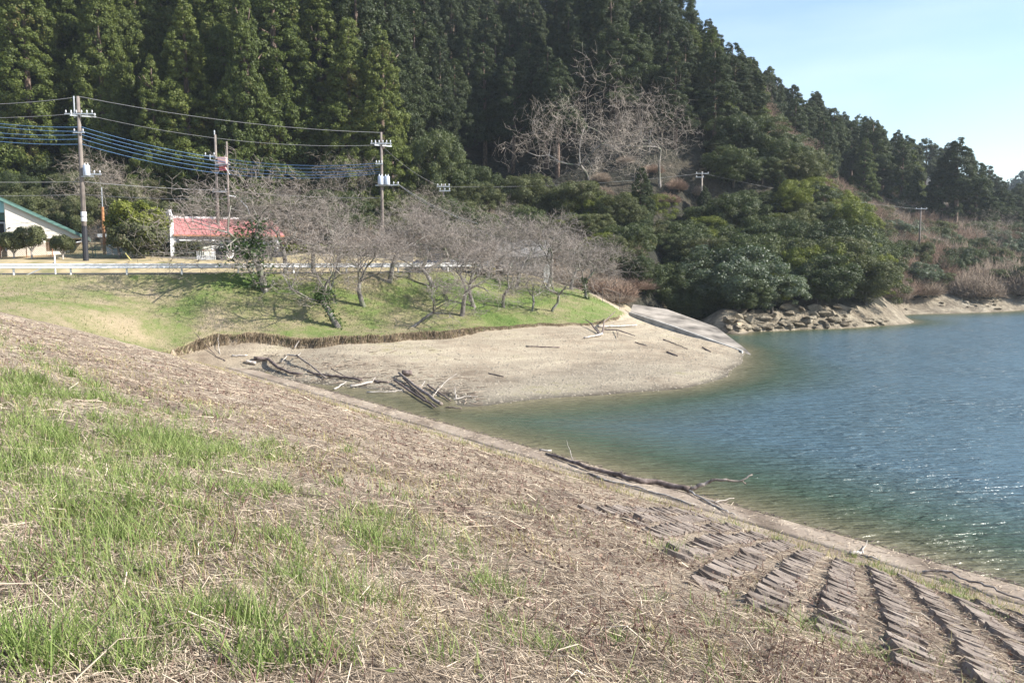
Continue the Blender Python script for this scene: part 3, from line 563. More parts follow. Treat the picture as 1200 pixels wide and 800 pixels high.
# --- cherry orchard on the lawn: base pixel, height in metres
CHS = 1.2
cherry = [(312, 335, 61, 8.2, 0, 0, 'tall ivy wrapped cherry at the left, hanging ivy in front of the red roofed house'), (400, 366, 57.5, 6.6, 1, 1, 'big mossy cherry standing lowest on the bank, shadow reaching left'), (335, 321, 64, 5.8, 2, 0, 'dark cherry by the guardrail right of the ivy wrapped one'),
          (300, 333, 61.6, 5.4, 3, 0, 'leaning cherry at the left end of the row beside the ivy wrapped one'), (428, 352, 61, 5.4, 2, 1, 'cherry with a short thick stump right of the big mossy one'), (455, 338, 65, 5.8, 4, 0, 'cherry with a pale knot behind the two lower ones'), (478, 364, 59, 4.8, 3, 2, 'leaning cherry with a long slanting trunk on the open grass'),
          (512, 340, 66, 5.6, 1, 0, 'slim cherry mid row before the parked car'), (540, 357, 62, 5.8, 0, 0, 'twin stemmed cherry with an upright pale trunk'), (558, 352, 64, 5.4, 2, 0, 'cherry just right of the twin stemmed one'), (592, 352, 65, 4.6, 3, 2, 'cherry forking low like a V in the right half'),
          (604, 337, 71, 5.4, 4, 0, 'cherry behind the V forked one'), (622, 355, 65, 3.4, 0, 2, 'small open cherry third from the right end'), (646, 356, 65.5, 4.2, 1, 2, 'thin dark stemmed cherry in front of the white column'), (688, 350, 70, 4.4, 2, 1, 'ivy clad cherry standing alone at the right end of the lawn'),
          (370, 326, 65, 5.6, 4, 0, 'cherry by the guardrail behind the big mossy one'), (395, 322, 67, 5.4, 0, 0, 'cherry at the guardrail near the striped shadows'), (570, 326, 72, 5.4, 1, 0, 'cherry at the top of the lawn near the yellow post'), (497, 327, 69, 5.2, 3, 0, 'cherry next to the parked blue grey car'), (640, 340, 73, 5.8, 2, 0, 'cherry growing right beside the white column'), (530, 330, 70.5, 5.2, 4, 0, 'cherry top of the lawn left of the yellow post'), (668, 340, 76, 5.2, 0, 0, 'cherry at the far right corner beside the dry shrubs')]
LEAN = {6: (.9, .15), 3: (-.4, 0)}
ivy_m = leaf_mat('ivy_leaves', (.018, .04, .010), (.04, .075, .018), (.07, .12, .03), trans=.2)
for i, (u, v, d, h, pr, kind, lb) in enumerate(cherry):
    x, y, _ = P(u, v, d)
    mp_ = YC[pr % 3] if kind == 2 else CH[pr]; hb = 3.4 if kind == 2 else 5.2; rz = [0, .6, 2.1, 3.2, 4.0, 5.0][i % 6]
    h *= CHS; o = bare(x, y, h, mp_, lb, 'cherry trees on the lawn', 'cherry_tree', rz, hb, 1.25 if kind != 2 else 1.1)
    if i in LEAN:
        S = grow(390+i, h, 1.0, depth=5, trunk_r=.13, first=.30, up=.25, twist=.45, lean=LEAN[i]); a_, b_ = bare_meshes(S, M['bark'], M['twig'])
        for c_ in list(o.children): bpy.data.objects.remove(c_)
        o.scale = (1, 1, 1); o.rotation_euler = (0, 0, 0); link('trunk', a_, o); link('twigs', b_, o)
    if i in (0, 1, 14):       # ivy on trunk and main limbs
        src = [c_ for c_ in o.children if c_.name.startswith('trunk')][0].data; co = np.zeros(len(src.vertices)*3); src.vertices.foreach_get('co', co); co = co.reshape(-1, 3)
        zc = 2.3 if i == 0 else 1.6
        S_ = co.reshape(-1, 12, 3); tt = np.random.default_rng(i).random((len(S_), 12, 1)); co = np.concatenate([S_[:, :6]*(1-tt[:, :6])+S_[:, 6:]*tt[:, :6], S_[:, :6]*tt[:, 6:]*0+S_[:, :6]*(1-tt[:, 6:])+S_[:, 6:]*tt[:, 6:]], 1).reshape(-1, 3); co = co[(co[:, 2] < zc) & (np.hypot(co[:, 0], co[:, 1]) < 1.0)]; co = np.repeat(co, 12, 0)+0; co = co[np.random.default_rng(i).permutation(len(co))]; r = np.random.default_rng(i); I = r.integers(0, len(co), 1500 if i == 0 else 800); c = co[I]+r.normal(size=(len(I), 3))*(.26 if i == 0 else .09); c[:, 2] += .1
        if i == 0:
            k = r.random(len(I)) < .3; c[k, 2] -= r.random(k.sum())*.8; c[:, 2] = np.maximum(c[:, 2], .2)
        V_, F_ = leaves(c, unit(r.normal(size=c.shape)+np.array([0, -.3, .6])), .085, 1, r); link('ivy', mesh_np('ivy', V_, F_, 3, ivy_m), o)

# ================================================================ HOUSES, POLES AND OTHER BUILT THINGS
M['wall_cream'] = plain('cream_render', (.66, .61, .53), .85, .05, 1)
M['wall_white'] = plain('white_render', (.74, .74, .74), .8, .05, 1)
M['wall_grey'] = plain('grey_and_shaded_wall', (.52, .53, .55), .85, .05, 1)  # end wall's shade is put into this grey; plain grey on fittings
M['teal'] = plain('teal_trim', (.10, .19, .165), .5, .1)
M['roofblue'] = plain('pale_blue_roof', (.35, .62, .66), .4, .08)
M['red'] = plain('faded_red_roof', (.50, .20, .19), .6, .14, .8)
M['base_tan'] = plain('tan_plinth', (.42, .31, .20), .9, .1)
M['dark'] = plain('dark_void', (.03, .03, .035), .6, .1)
M['curtain'] = plain('pale_curtain', (.62, .62, .54), .8, .08, 6)
M['wood'] = plain('orange_timber', (.42, .20, .09), .75, .25, 5)
M['wood_grey'] = plain('weathered_timber', (.30, .26, .22), .85, .2, 5)
M['blockwall'] = plain('grey_blockwork', (.36, .34, .32), .9, .12, 4, bumpd=.02)
M['greenfence'] = plain('green_mesh', (.12, .24, .17), .7, .15, 6)
M['rust'] = plain('rusty_pipe', (.35, .17, .09), .8, .2, 6)
M['cable_blue'] = plain('blue_cable', (.08, .16, .30), .5, .05); M['cable'] = plain('grey_cable', (.22, .22, .22), .6, .05); M['cable_dark'] = plain('black_cable', (.07, .07, .08), .6, .05)
M['yellow_paint'] = plain('yellow_paint', (.72, .62, .22), .6, .1)
M['redpaint'] = plain('red_paint', (.45, .06, .05), .5, .1); M['pinkpaint'] = plain('pink_paint', (.66, .42, .40), .6, .1)
M['carpaint'] = plain('blue_grey_car_paint', (.10, .17, .30), .25, .05, 1, .4, 0, .6); M['carwhite'] = plain('white_car_paint', (.72, .74, .76), .3, .04, 1, 0, 0, .6)
M['carglass'] = plain('car_glass', (.03, .04, .05), .08, .05, 1, 0, 0, .8); M['tyre'] = plain('tyre_rubber', (.03, .03, .03), .8, .1)
g = NG('window_glass'); g.pbr((.10, .13, .14), .08, None, 0, .8); M['glass'] = g.m
def bx(name, x0, x1, y0, y1, z0, z1, m, parent): return MB().box(x0, x1, y0, y1, z0, z1).obj(name, M[m], parent)
def at(u, v, d, du=0): p = P(u, v, d); return p
def mpp(d): return d/1000.0       # metres per photo pixel at depth d
# pale house, single pitch roof
D = 74; k = mpp(D); x0, _, z0 = P(9, 303, D); h = empty('pale_house', (x0, D, z0-.1), math.radians(31), label='pale cream house with a single steep roof edged in teal green', cat='house')
Wd = 81*k; pk = 70*k
mb = MB(); mb.prism([(0, 0.25), (0, pk), (Wd+.1, 26*k), (40*k, 25*k), (40*k, .25)], 0, 7); mb.obj('gable_wall', M['wall_cream'], h)
bx('porch_wall', 40*k+.01, 66*k, 1.5, 6.8, .25, 24*k, 'wall_cream', h); bx('parapet', 40*k+.01, 60*k, .0, .16, .25, 10*k, 'wall_cream', h); bx('plinth', -.04, 61*k, -.04, 6.9, -.6, .27, 'base_tan', h)
bx('vent', 17*k, 24*k, -.06, -.03, .02, .16, 'dark', h)
sl = (26*k-pk)/(Wd+.1); mb = MB(); mb.prism([(-.35, pk+.05-sl*.0+.1), (-.35, pk+.18), (Wd+.5, 26*k+sl*.4+.21), (Wd+.5, 26*k+sl*.4+.10)], -.35, 7.3); rf = mb.obj('roof', M['teal'], h)
mb = MB(); mb.prism([(-.37, pk-.12), (-.37, pk+.11), (Wd+.52, 26*k+sl*.4+.11), (Wd+.52, 26*k+sl*.4-.08)], -.38, -.2); mb.obj('fascia', M['teal'], rf)
wn = empty('window', (0, 0, 0)); wn.parent = h
bx('frame', 43*k, 55*k, 1.40, 1.49, 10.5*k, 22*k, 'white', wn); bx('pane', 44*k, 48.6*k, 1.37, 1.395, 11*k, 21.5*k, 'glass', wn); bx('pane', 49.4*k, 54*k, 1.37, 1.395, 11*k, 21.5*k, 'curtain', wn)
bx('door', 57*k, 61*k, 1.40, 1.49, .3, 22*k, 'wood_grey', h)
MB().tube([(Wd-.2, -.1, 25*k), (Wd-.2, -.1, 22*k), (61*k, -.05, 18*k)], .05, 6).obj('downpipe', M['white'], h)
MB().tube([(2*k, -.12, 36*k), (4*k, -.5, 37*k)], .06, 6).obj('wall_bracket', M['dark'], h)
# wing of the neighbouring building at the photo edge
xw, _, zw = P(8, 303, 75); h2 = empty('blue_roofed_wing', (xw-2.6, 80, zw-.1), math.radians(31), label='blue roofed wing at the left photo edge beside the pale house', cat='building')
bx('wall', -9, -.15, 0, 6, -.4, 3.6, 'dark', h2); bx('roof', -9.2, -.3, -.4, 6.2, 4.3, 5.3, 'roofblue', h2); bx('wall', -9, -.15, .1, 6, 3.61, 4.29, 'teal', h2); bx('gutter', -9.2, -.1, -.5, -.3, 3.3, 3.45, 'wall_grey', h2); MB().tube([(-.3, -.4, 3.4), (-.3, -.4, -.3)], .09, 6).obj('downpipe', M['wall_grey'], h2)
bx('window', -6, -1, -.04, -.01, .8, 2.8, 'glass', h2)
# red roofed house
D = 76; k = mpp(D); x0, _, z0 = P(207, 306, D); h = empty('red_roofed_house', (x0, D, z0-.1), math.radians(28), label='low white house with a faded red sheet roof', cat='house')
Wd = 120*k; ev = 31*k; rg = 52*k
bx('wall', 0, Wd, 0, 7, -.4, ev, 'wall_white', h)
mb = MB(); mb.prism([(-.9, -.4), (-.9, 0), (0, 0)], 0, 1)
pr = MB().add([(-.25, -.6, ev-.05), (Wd+.3, -.6, ev-.05), (Wd+.3, 4.2, rg), (-.25, 4.2, rg), (-.25, -.6, ev+.09), (Wd+.3, -.6, ev+.09), (Wd+.3, 4.2, rg+.14), (-.25, 4.2, rg+.14)], [(0, 1, 2, 3), (7, 6, 5, 4), (0, 4, 5, 1), (1, 5, 6, 2), (2, 6, 7, 3), (3, 7, 4, 0)]).obj('roof', M['red'], h)
sm_ = MB().box(-.012, .012, -.6, 4.95, 0, .03).mesh('roof_seam', M['red'])
ang = math.atan2(rg-ev+.05, 4.8)
for i in range(15):
    o = link('roof_seam', sm_, pr, (.1+i*Wd/14.5, 0, ev+.09+.6*math.tan(ang))); o.rotation_euler = (ang, 0, 0)
bx('ridge_cap', -.3, Wd+.35, 4.1, 4.5, rg+.1, rg+.28, 'wall_white', pr); bx('gutter', -.25, Wd+.3, -.7, -.6, ev-.06, ev+.06, 'rust', pr)
MB().add([(-.26, -.3, -.4), (-.26, 4.2, -.4), (-.26, 4.2, rg+.05), (-.26, -.3, ev), (-.05, -.3, -.4), (-.05, 4.2, -.4), (-.05, 4.2, rg+.05), (-.05, -.3, ev)], [(0, 1, 2, 3), (7, 6, 5, 4), (0, 4, 5, 1), (1, 5, 6, 2), (2, 6, 7, 3), (3, 7, 4, 0)]).obj('side_wall', M['wall_white'], h)
# tall shed roofed lean-to wall left of the roof
MB().add([(-.5, -.4, -.4), (-.5, 9.4, -.4), (-.5, 9.4, rg+.3), (-.5, .1, rg+.65), (-.5, -.4, rg+.2), (-.27, -.4, -.4), (-.27, 9.4, -.4), (-.27, 9.4, rg+.3), (-.27, .1, rg+.65), (-.27, -.4, rg+.2)], [(0, 1, 2, 3, 4), (9, 8, 7, 6, 5), (0, 4, 9, 5), (4, 3, 8, 9), (3, 2, 7, 8), (2, 1, 6, 7), (1, 0, 5, 6)]).obj('end_wall', M['wall_grey'], h)  # shaded side of the white house, painted grey
MB().box(-.52, -.2, -.5, -.405, -.4, rg+.25).obj('corner_trim', M['white'], h)
def window(par, xa, xb, za, zb, y=-.03, n_=2, m='curtain'):
    wn = empty('window', (0, 0, 0)); wn.parent = par; MB().box(xa-.08, xb+.08, y-.03, y+.02, zb, zb+.1).box(xa-.08, xb+.08, y-.06, y+.02, za-.1, za).box(xa-.08, xa, y-.03, y+.02, za, zb).box(xb, xb+.08, y-.03, y+.02, za, zb).obj('frame', M['white'], wn)
    for i in range(n_):
        a, b = xa+(xb-xa)*i/n_, xa+(xb-xa)*(i+1)/n_; bx('pane', a+.03, b-.03, y, y+.02, za, zb, m, wn)
window(h, 22*k, 39*k, .3, 23*k); window(h, 6*k, 20*k, .9, 24*k, m='glass'); window(h, 52*k, 61*k, 12*k, 24*k, m='glass'); window(h, 78*k, 90*k, 12*k, 25*k, m='glass'); bx('canopy', 3*k, 43*k, -.5, -.01, 25*k, 26.2*k, 'wall_white', h)
# small shed with white roof
x, y, z = P(130, 303, 79); h = empty('garden_shed', (x, y, z), label='small shed with a white flat roof behind the orange timber post', cat='shed'); bx('wall', -.9, .9, 0, 2, -.4, 1.9, 'wood_grey', h); bx('roof', -1.0, 1.1, -.3, 2.2, 1.95, 2.25, 'white', h); bx('door', -.3, .3, -.05, -.01, 0, 1.7, 'greenfence', h)
x, y, z = P(132, 304, 76); h = empty('white_box_stack', (x, y, z), label='white storage boxes standing by the green fence under the shed', cat='box'); bx('box', -.5, -.1, 0, .5, -.3, 1.3, 'white', h); bx('box', 0, .6, .1, .6, -.3, 1.0, 'wall_grey', h)
# gate, bins, block wall, garden fence, hedge
x, y, z = P(242, 308, 73.5); h = empty('sliding_gate', (x, y, z), label='white sliding gate with upright bars in front of the red roofed house', cat='gate'); k = mpp(73.5)
bx('gate_rail', -11*k, 11*k, -.04, .04, 14*k, 15*k, 'rust', h); bx('gate_panel', -11*k, 11*k, -.02, .02, .1, 8.5*k, 'wall_white', h)
bm_ = MB().box(-.025, .025, -.05, -.022, .1, 14.2*k).mesh('gate_bar', M['white'])
for i in range(11): link('gate_bar', bm_, h, ((-10.5+i*2.1)*k, 0, 0))
x, y, z = P(257, 308, 73.5); mb = MB(); mb.box(-.4, .4, 0, .8, 0, 1.15).box(-.45, .45, -.05, .85, 1.16, 1.28); o = mb.obj('waste_bin', M['dark'], None, (x, y, z)); props(o, 'dark tall bin standing just right of the white gate', 'bin')
x, y, z = P(300, 307, 75); h = empty('parked_car', (x, y, z), label='dark car parked in the shade under the ivy by the red roofed house', cat='car')
def car(h, body, L_=4.0, W_=1.6):
    mb = MB(); mb.prism([(-L_/2, .3), (-L_/2, .85), (-L_*.42, .98), (-L_*.2, 1.0), (L_*.3, 1.0), (L_/2, .9), (L_/2, .3)], 0, W_); mb.obj('body', M[body], h)
    mb = MB(); mb.prism([(-L_*.22, 1.0), (-L_*.08, 1.45), (L_*.33, 1.48), (L_*.46, 1.0)], .08, W_-.08); mb.obj('cabin', M['carglass'], h); bx('roof', -L_*.08, L_*.33, .1, W_-.1, 1.46, 1.52, body, h)
    for sx in (-.3, .3):
        for yy in (0.02, W_-.22):
            mb = MB(); mb.tube([(sx*L_, yy-.03, .3), (sx*L_, yy+.22, .3)], .31, 14); wh = mb.obj('wheel', M['tyre'], h); MB().tube([(sx*L_, yy-.05, .3), (sx*L_, yy-.02, .3)], .18, 10).obj('rim', M['steel'], wh)
    for yy in (.15, W_-.45): bx('headlight', -L_/2-.02, -L_/2+.05, yy, yy+.3, .62, .8, 'white', h)
car(h, 'dark', 3.8)
x, y, z = P(507, 317.5, 74.2); h = empty('parked_car', (x, y, z-.05), label='small blue grey car parked behind the guardrail among the cherries', cat='car'); car(h, 'carpaint', 3.4)
x, y, z = P(545, 316, 77); h = empty('parked_van', (x, y, z-.05), label='low white vehicle parked right of the small blue grey car', cat='car'); car(h, 'carwhite', 4.4)
k = mpp(74.5); x, y, z = P(169, 307.5, 74.5); h = empty('block_wall', (x, y, z-.1), label='low grey block wall under the hedge left of the white gate', cat='wall')
cb = MB().box(0, .385, 0, .15, 0, .185).mesh('concrete_block', M['blockwall']); n_ = int(60*k/.4)
for r_ in range(3):
    for i in range(n_): link('concrete_block', cb, h, (i*.4+(.2 if r_ % 2 else 0), random.uniform(-.006, .006), r_*.2))
MB().box(0, n_*.4+.2, .03, .12, -.3, .58).obj('mortar', M['concrete'], h); MB().tube([(0, .07, .95), (n_*.4, .07, .95)], .025, 6).obj('pipe_rail', M['steel'], h)
x, y, z = P(330, 307, 78); h = empty('block_wall', (x, y, z-.1), label='long low grey wall right of the red roofed house behind the cherries', cat='wall'); bx('wall', 0, 12, 0, .2, -.4, .75, 'blockwall', h); bx('coping', -.05, 12.05, -.04, .24, .752, .83, 'concrete', h)
def fence(u0, u1, v, d, hh, label, m='greenfence'):
    a = Vector(P(u0, v, d)); b = Vector(P(u1, v, d)); h = empty('wire_fence', a, label=label, cat='fence'); n_ = max(2, int((b.x-a.x)/2)); w_ = b.x-a.x
    pm = MB().tube([(0, 0, -.3), (0, 0, hh)], .035, 6).mesh('post', M[m])
    for i in range(n_+1): link('post', pm, h, (w_*i/n_, 0, 0))
    MB().tube([(0, 0, hh), (w_, 0, hh)], .03, 6).obj('top_rail', M['rust'], h)
    mb = MB(); st = .16; hgt = hh-.05; q = int((w_+hgt)/st)
    for i in range(q):
        for sgn in (0, 1):
            xa = i*st-hgt; xb = i*st; p0, p1 = (max(xa, 0), max(0, -xa)), (min(xb, w_), hgt-(xb-min(xb, w_)))
            if p1[0] <= p0[0]: continue
            if sgn: p0, p1 = (w_-p0[0], p0[1]), (w_-p1[0], p1[1])
            mb.add([(p0[0], 0, p0[1]), (p0[0]+.03, .005, p0[1]), (p1[0]+.03, .005, p1[1]), (p1[0], 0, p1[1])], [(0, 1, 2, 3)])
    mb.obj('wire_mesh', M[m], h)
fence(-60, 62, 304.5, 73, 1.4, 'wire garden fence with rusty posts in front of the pale house', 'rust'); fence(74, 150, 305, 74, 1.4, 'green wire mesh fence between the utility pole and the big bush')
x, y, z = P(200, 300, 75.4)
def leafbox(x0, x1, y0, y1, z0, z1, n_, mat_, seed, size=.16):
    r = np.random.default_rng(seed); c = np.stack([x0+(x1-x0)*r.random(n_), y0+(y1-y0)*r.random(n_), z0+(z1-z0)*r.random(n_)+.06*r.normal(size=n_)], 1); V_, F_ = leaves(c, unit(r.normal(size=c.shape)+np.array([0, -.5, .5])), size, 1, r); return mesh_np('foliage', V_, F_, 3, mat_)
props(link('hedge', leafbox(-3.2, 2.2, 0, 1.0, 0, 1.4, 5000, M['olive'], 5), None, (x+.4, y, z-.2)), 'brown green clipped hedge on the block wall left of the gate', 'hedge')
x, y, z = P(375, 304, 79); props(link('hedge', leafbox(-4, 6, 0, 1.2, 0, 1.5, 7000, M['yellow'], 6), None, (x, y, z-.2)), 'long bright hedge behind the cherries right of the red roofed house', 'hedge')
# garden trees
def small_tree(u, v, d, r, h, kind, label, name='garden_tree', tl=.45, pale=True):
    x, y, z = P(u, v, d); o = empty(name, (x, y, z), random.random()*6, label=label, cat='tree', group=None); R = np.random.default_rng(int(u*7)); b = []
    for i in range(34): dd = unit(R.normal(size=3)); b.append((dd[0]*r*.72, dd[1]*r*.72, h*(1+tl)/2+dd[2]*h*(1-tl)*.36, r*.34))
    V_, F_ = crown_np(b, 170, .11, int(u)); link('crown', mesh_np('crown', V_, F_, 3, M[kind]), o)
    mb = MB(); mb.tube([(0, 0, -.2), (.03, 0, h*.25), (0, .02, h*.5)], [.09, .07, .06], 6)
    for a_ in (0, 1.3, 2.6, 3.9, 5.2): mb.tube([(0, 0, h*.28), (math.cos(a_)*r*.35, math.sin(a_)*r*.35, h*.5), (math.cos(a_)*r*.6, math.sin(a_)*r*.6, h*.78)], [.05, .035, .02], 5)
    mb.obj('trunk', M['drift_pale'] if pale else M['bark_dark'], o); return o
small_tree(17, 307, 72, 1.15, 2.4, 'olive', 'round topped garden tree left of the pair before the pale house'); small_tree(38, 307, 72, 1.2, 3.0, 'olive', 'taller round garden tree in the middle before the pale house'); small_tree(74, 307.5, 71.5, .95, 2.2, 'olive', 'small sparse garden tree just left of the utility pole'); small_tree(1, 306, 74, 1.0, 2.4, 'broad', 'garden tree cut by the left photo edge')
x, y, z = P(160, 307, 74); o = empty('garden_bush', (x, y, z), label='big dense green bush tree between the two houses', cat='tree'); R = np.random.default_rng(3); b = []
for i in range(90): dd = unit(R.normal(size=3)+np.array([0, 0, .15])); f_ = R.uniform(.7, 1.18); b.append((dd[0]*2.0*f_, dd[1]*1.8*f_, 3.1+dd[2]*1.75*f_, R.uniform(.3, .8)))
V_, F_ = crown_np(b, 170, .16, 9); link('crown', mesh_np('crown', V_, F_, 3, M['yellow']), o); b = []
for i in range(60): dd = unit(R.normal(size=3)); f_ = R.uniform(.7, 1.2); b.append((dd[0]*2.0*f_+.7, -1.2+dd[1]*1.2, 2.1+dd[2]*1.1*f_, R.uniform(.3, .65)))
V_, F_ = crown_np(b, 170, .15, 10); link('lower_crown', mesh_np('lower_crown', V_, F_, 3, M['olive']), o)
mb = MB(); [mb.tube([(a_, -.9, -.2), (a_*1.4, -.7, 1.4), (a_*2, 0, 2.6)], [.12, .09, .06], 6) for a_ in (-.9, .1, .9)]; mb.obj('trunk', M['bark'], o)
p0 = Vector(P(147, 297, 71.5)); p1 = Vector(P(158, 311, 70)); o = MB().tube([p0-p0, p1-p0], .05, 6).obj('prop_stick', M['yellow_paint'], None, p0); props(o, 'pale yellow stick leaning against the foot of the big bush', 'stick')
x, y, z = P(108, 306, 72.5); bare(x, y, 3.2, HB[1], 'small pale lichen covered bare tree right of the utility pole', 'garden trees', 'garden_tree', hb=8)
# orange timber post
a = Vector(P(123, 304, 76)); o = empty('timber_post', a, label='orange brown timber post with a thin mast on top, behind the garden fence', cat='post'); MB().tube([(0, 0, -.3), (0, 0, 4.6)], [.14, .12], 8).obj('post', M['wood'], o); MB().tube([(0, 0, 4.5), (0, 0, 6.3)], .04, 6).obj('mast', M['steel'], o)
# guardrail
gxs = [P(u, 321, 62)[0] for u in range(-300, 600, 1)]
o = empty('guardrail', (0, 0, 0), label='white steel guardrail along the road above the lawn', cat='guardrail')
gx = np.arange(-66, -1.0, 2.0); mb = MB(); prof = [(-.02, -.17), (.05, -.12), (.0, -.03), (0, .03), (.05, .12), (-.02, .17), (-.06, .17), (-.04, 0), (-.06, -.17)]
for i in range(len(gx)-1):
    a = Vector((gx[i], float(rail_y(gx[i]))-.12, 5.68+.62)); b = Vector((gx[i+1], float(rail_y(gx[i+1]))-.12, 5.68+.62)); m_ = len(prof)
    pass
rp = []; nv = len(prof)
for x in gx: rp += [(x, float(rail_y(x))-.12-py*1.0, 6.28+pz) for py, pz in prof]
rail = MB().add(rp, [(i*nv+j, i*nv+(j+1) % nv, (i+1)*nv+(j+1) % nv, (i+1)*nv+j) for i in range(len(gx)-1) for j in range(nv)]).obj('rail_beam', M['white'], o)
pm = MB().tube([(0, 0, -.9), (0, 0, .80)], .07, 8).mesh('post', M['white']); bk = MB().box(-.10, .10, -.12, .0, .42, .74).mesh('bracket', M['steel'])
for x in np.arange(gx[0]+1.2, gx[-1], 3.72): link('post', pm, o, (x, float(rail_y(x))+.06, 5.68)); link('bracket', bk, o, (x, float(rail_y(x))+.02, 5.68))
a = Vector(P(65, 321, 61.5)); o = MB().tube([(0, 0, -.3), (0, 0, 1.35)], .05, 6).obj('marker_post', M['white'], None, a); props(o, 'thin white marker post standing up behind the guardrail', 'post')
a = Vector(P(25, 325, 60.5)); b = Vector(P(64, 308, 61.6)); o = MB().tube([(0, 0, 0), b-a], .045, 6).obj('leaning_pole', M['steel'], None, a); props(o, 'pale pole leaning over the guardrail from the grass', 'pole')
# utility poles
def pole(u0, v0, u1, v1, d, r, label, mat_='pole'):
    a = Vector(P(u0, v0, d)); top = P(u1, v1, d)[2]; h = top-a.z; o = empty('utility_pole', (a.x, a.y, a.z), label=label, cat='utility pole'); MB().tube([(0, 0, -.5), (0, 0, h*.5), (0, 0, h)], [r, r*.85, r*.62], 10).obj('pole', M[mat_], o, None, True); return o, h
ins = MB().tube([(0, 0, 0), (0, 0, .07), (0, 0, .1), (0, 0, .2), (0, 0, .26)], [.025, .025, .065, .055, .02], 8).mesh('insulator', M['wall_grey'])
def arm(o, z, w_, dx=0, n_=3, y=-.15, cross=0):
    t = empty('crossarm', (dx, y, z)); t.parent = o; MB().box(-w_/2, w_/2, -.05, .05, -.05, .05).obj('beam', M['steel'], t)
    for i in range(n_): link('insulator', ins, t, (-w_/2+.1+(w_-.2)*i/max(1, n_-1), 0, .05))
    if cross: t.rotation_euler = (0, 0, cross)
    return t
def transf(o, x, z, r=.3, h=.85, y=-.3):
    t = MB().tube([(x, y, z), (x, y, z+.03), (x, y, z+h), (x, y, z+h+.05)], [r*.95, r, r, r*.8], 14).obj('transformer', M['transformer'], o, None, True)
    for s_ in (-.12, .12): MB().tube([(x+s_, y, z+h), (x+s_, y, z+h+.2)], [.05, .03], 6).obj('bushing', M['white'], t)
    MB().box(x-.5, x+.5, y+.1, y+.28, z-.08, z).obj('bracket', M['steel'], o); return t
pA, hA = pole(101, 311, 94, 113, 70, .21, 'tall concrete utility pole on the left with a transformer halfway up'); k = mpp(70)
arm(pA, hA-20*k, 2.3, .1, 6); arm(pA, hA-22*k, 1.9, .3, 4, .1, .5)
MB().tube([(-.28, -.1, hA-24*k), (-.28, -.1, hA)], .06, 6).obj('side_mast', M['steel'], pA); arm(pA, hA-41*k, .9, 0, 2); transf(pA, .55, hA-90*k, .27, .8); arm(pA, hA-88*k, 1.1, 1.1, 3)
for z_ in (62, 56): MB().tube([(0, 0, 311*k-(311-z_)*k), (0, 0, z_*k-.35)], .215, 10).obj('band', M['white'], pA)
MB().tube([(0, 0, 0), (0, 0, 3.2)], [.222, .215], 10).obj('sleeve', M['dark'], pA)
pB, hB = pole(257, 305, 257, 158, 80, .17, 'left pole of the twin poles above the red roof'); kB = mpp(80); MB().tube([(-.05, 0, hB-40*kB), (-.05, 0, hB+.4)], .06, 6).obj('mast', M['steel'], pB); arm(pB, hB-24*kB, 1.0, -.5, 2); arm(pB, hB-66*kB+.1, 1.3, .3, 2)
pC, hC = pole(270, 305, 269, 166, 81, .13, 'thinner right pole of the twin poles above the red roof')
pl = empty('platform', (.5, -.2, hB-30*kB)); pl.parent = pB
bx('deck', -.4, .75, -.3, .3, -.35, -.25, 'steel', pl); bx('device', -.2, .55, -.25, .25, -.24, .35, 'pinkpaint', pl); bx('device', -.1, .45, -.2, .2, -.85, -.4, 'redpaint', pl)
MB().tube([(-.4, 0, -1.2), (.3, 0, -.35), (.8, 0, -1.2)], .05, 5).obj('brace', M['steel'], pl); MB().tube([(-.4, -.05, .0), (-.95, -.05, .1), (-.95, -.05, .6)], .06, 5).obj('outrigger', M['steel'], pl)
pD, hD = pole(449, 318, 448, 155, 79, .17, 'middle utility pole with twin blue grey transformers above the cherries'); k = mpp(79)
arm(pD, hD-13*k, 1.9, 0, 6); arm(pD, hD-15*k, 1.7, .15, 4, .12, .6); transf(pD, -.05, hD-60*k, .26, .75, -.35); transf(pD, .5, hD-60*k, .26, .75, -.2); arm(pD, hD-60*k, 1.0, 1.1, 3); arm(pD, hD-36*k, .7, -.2, 3)
pE, hE = pole(520, 262, 520, 216, 92, .12, 'short pole top poking out of the trees right of the middle pole'); arm(pE, hE-.25, 1.4, 0, 4); arm(pE, hE-.7, 1.2, .15, 3)
pF, hF = pole(821, 285, 823, 201, 106, .14, 'wooden utility pole on the shaded slope above the inlet', 'wood_grey'); arm(pF, hF-.25, 1.6, 0, 3).scale = (1, .6, .6); arm(pF, hF-.7, 1.0, -.3, 2).scale = (1, .6, .6)
pG, hG = pole(1077, 292, 1077, 243, 118, .13, 'far thin utility pole above the brown thicket of the cove'); arm(pG, hG-.2, 1.6, 0, 3).scale = (1, .6, .6)
# street light and thin posts among the left cherries
a = Vector(P(297, 320, 63)); o = empty('street_light', a, label='thin white street light with a curved arm behind the ivy wrapped cherry', cat='street light'); k = mpp(63)
MB().tube([(0, 0, -.2), (0, 0, 60*k), (-.3, 0, 76*k), (-.8, 0, 84*k), (-1.2, 0, 88*k)], [.05, .04, .03, .025, .025], 8).obj('pole', M['steel'], o); MB().tube([(-1.15, 0, 88*k), (-1.6, 0, 89*k)], [.05, .07], 8).obj('lamp_head', M['white'], o)
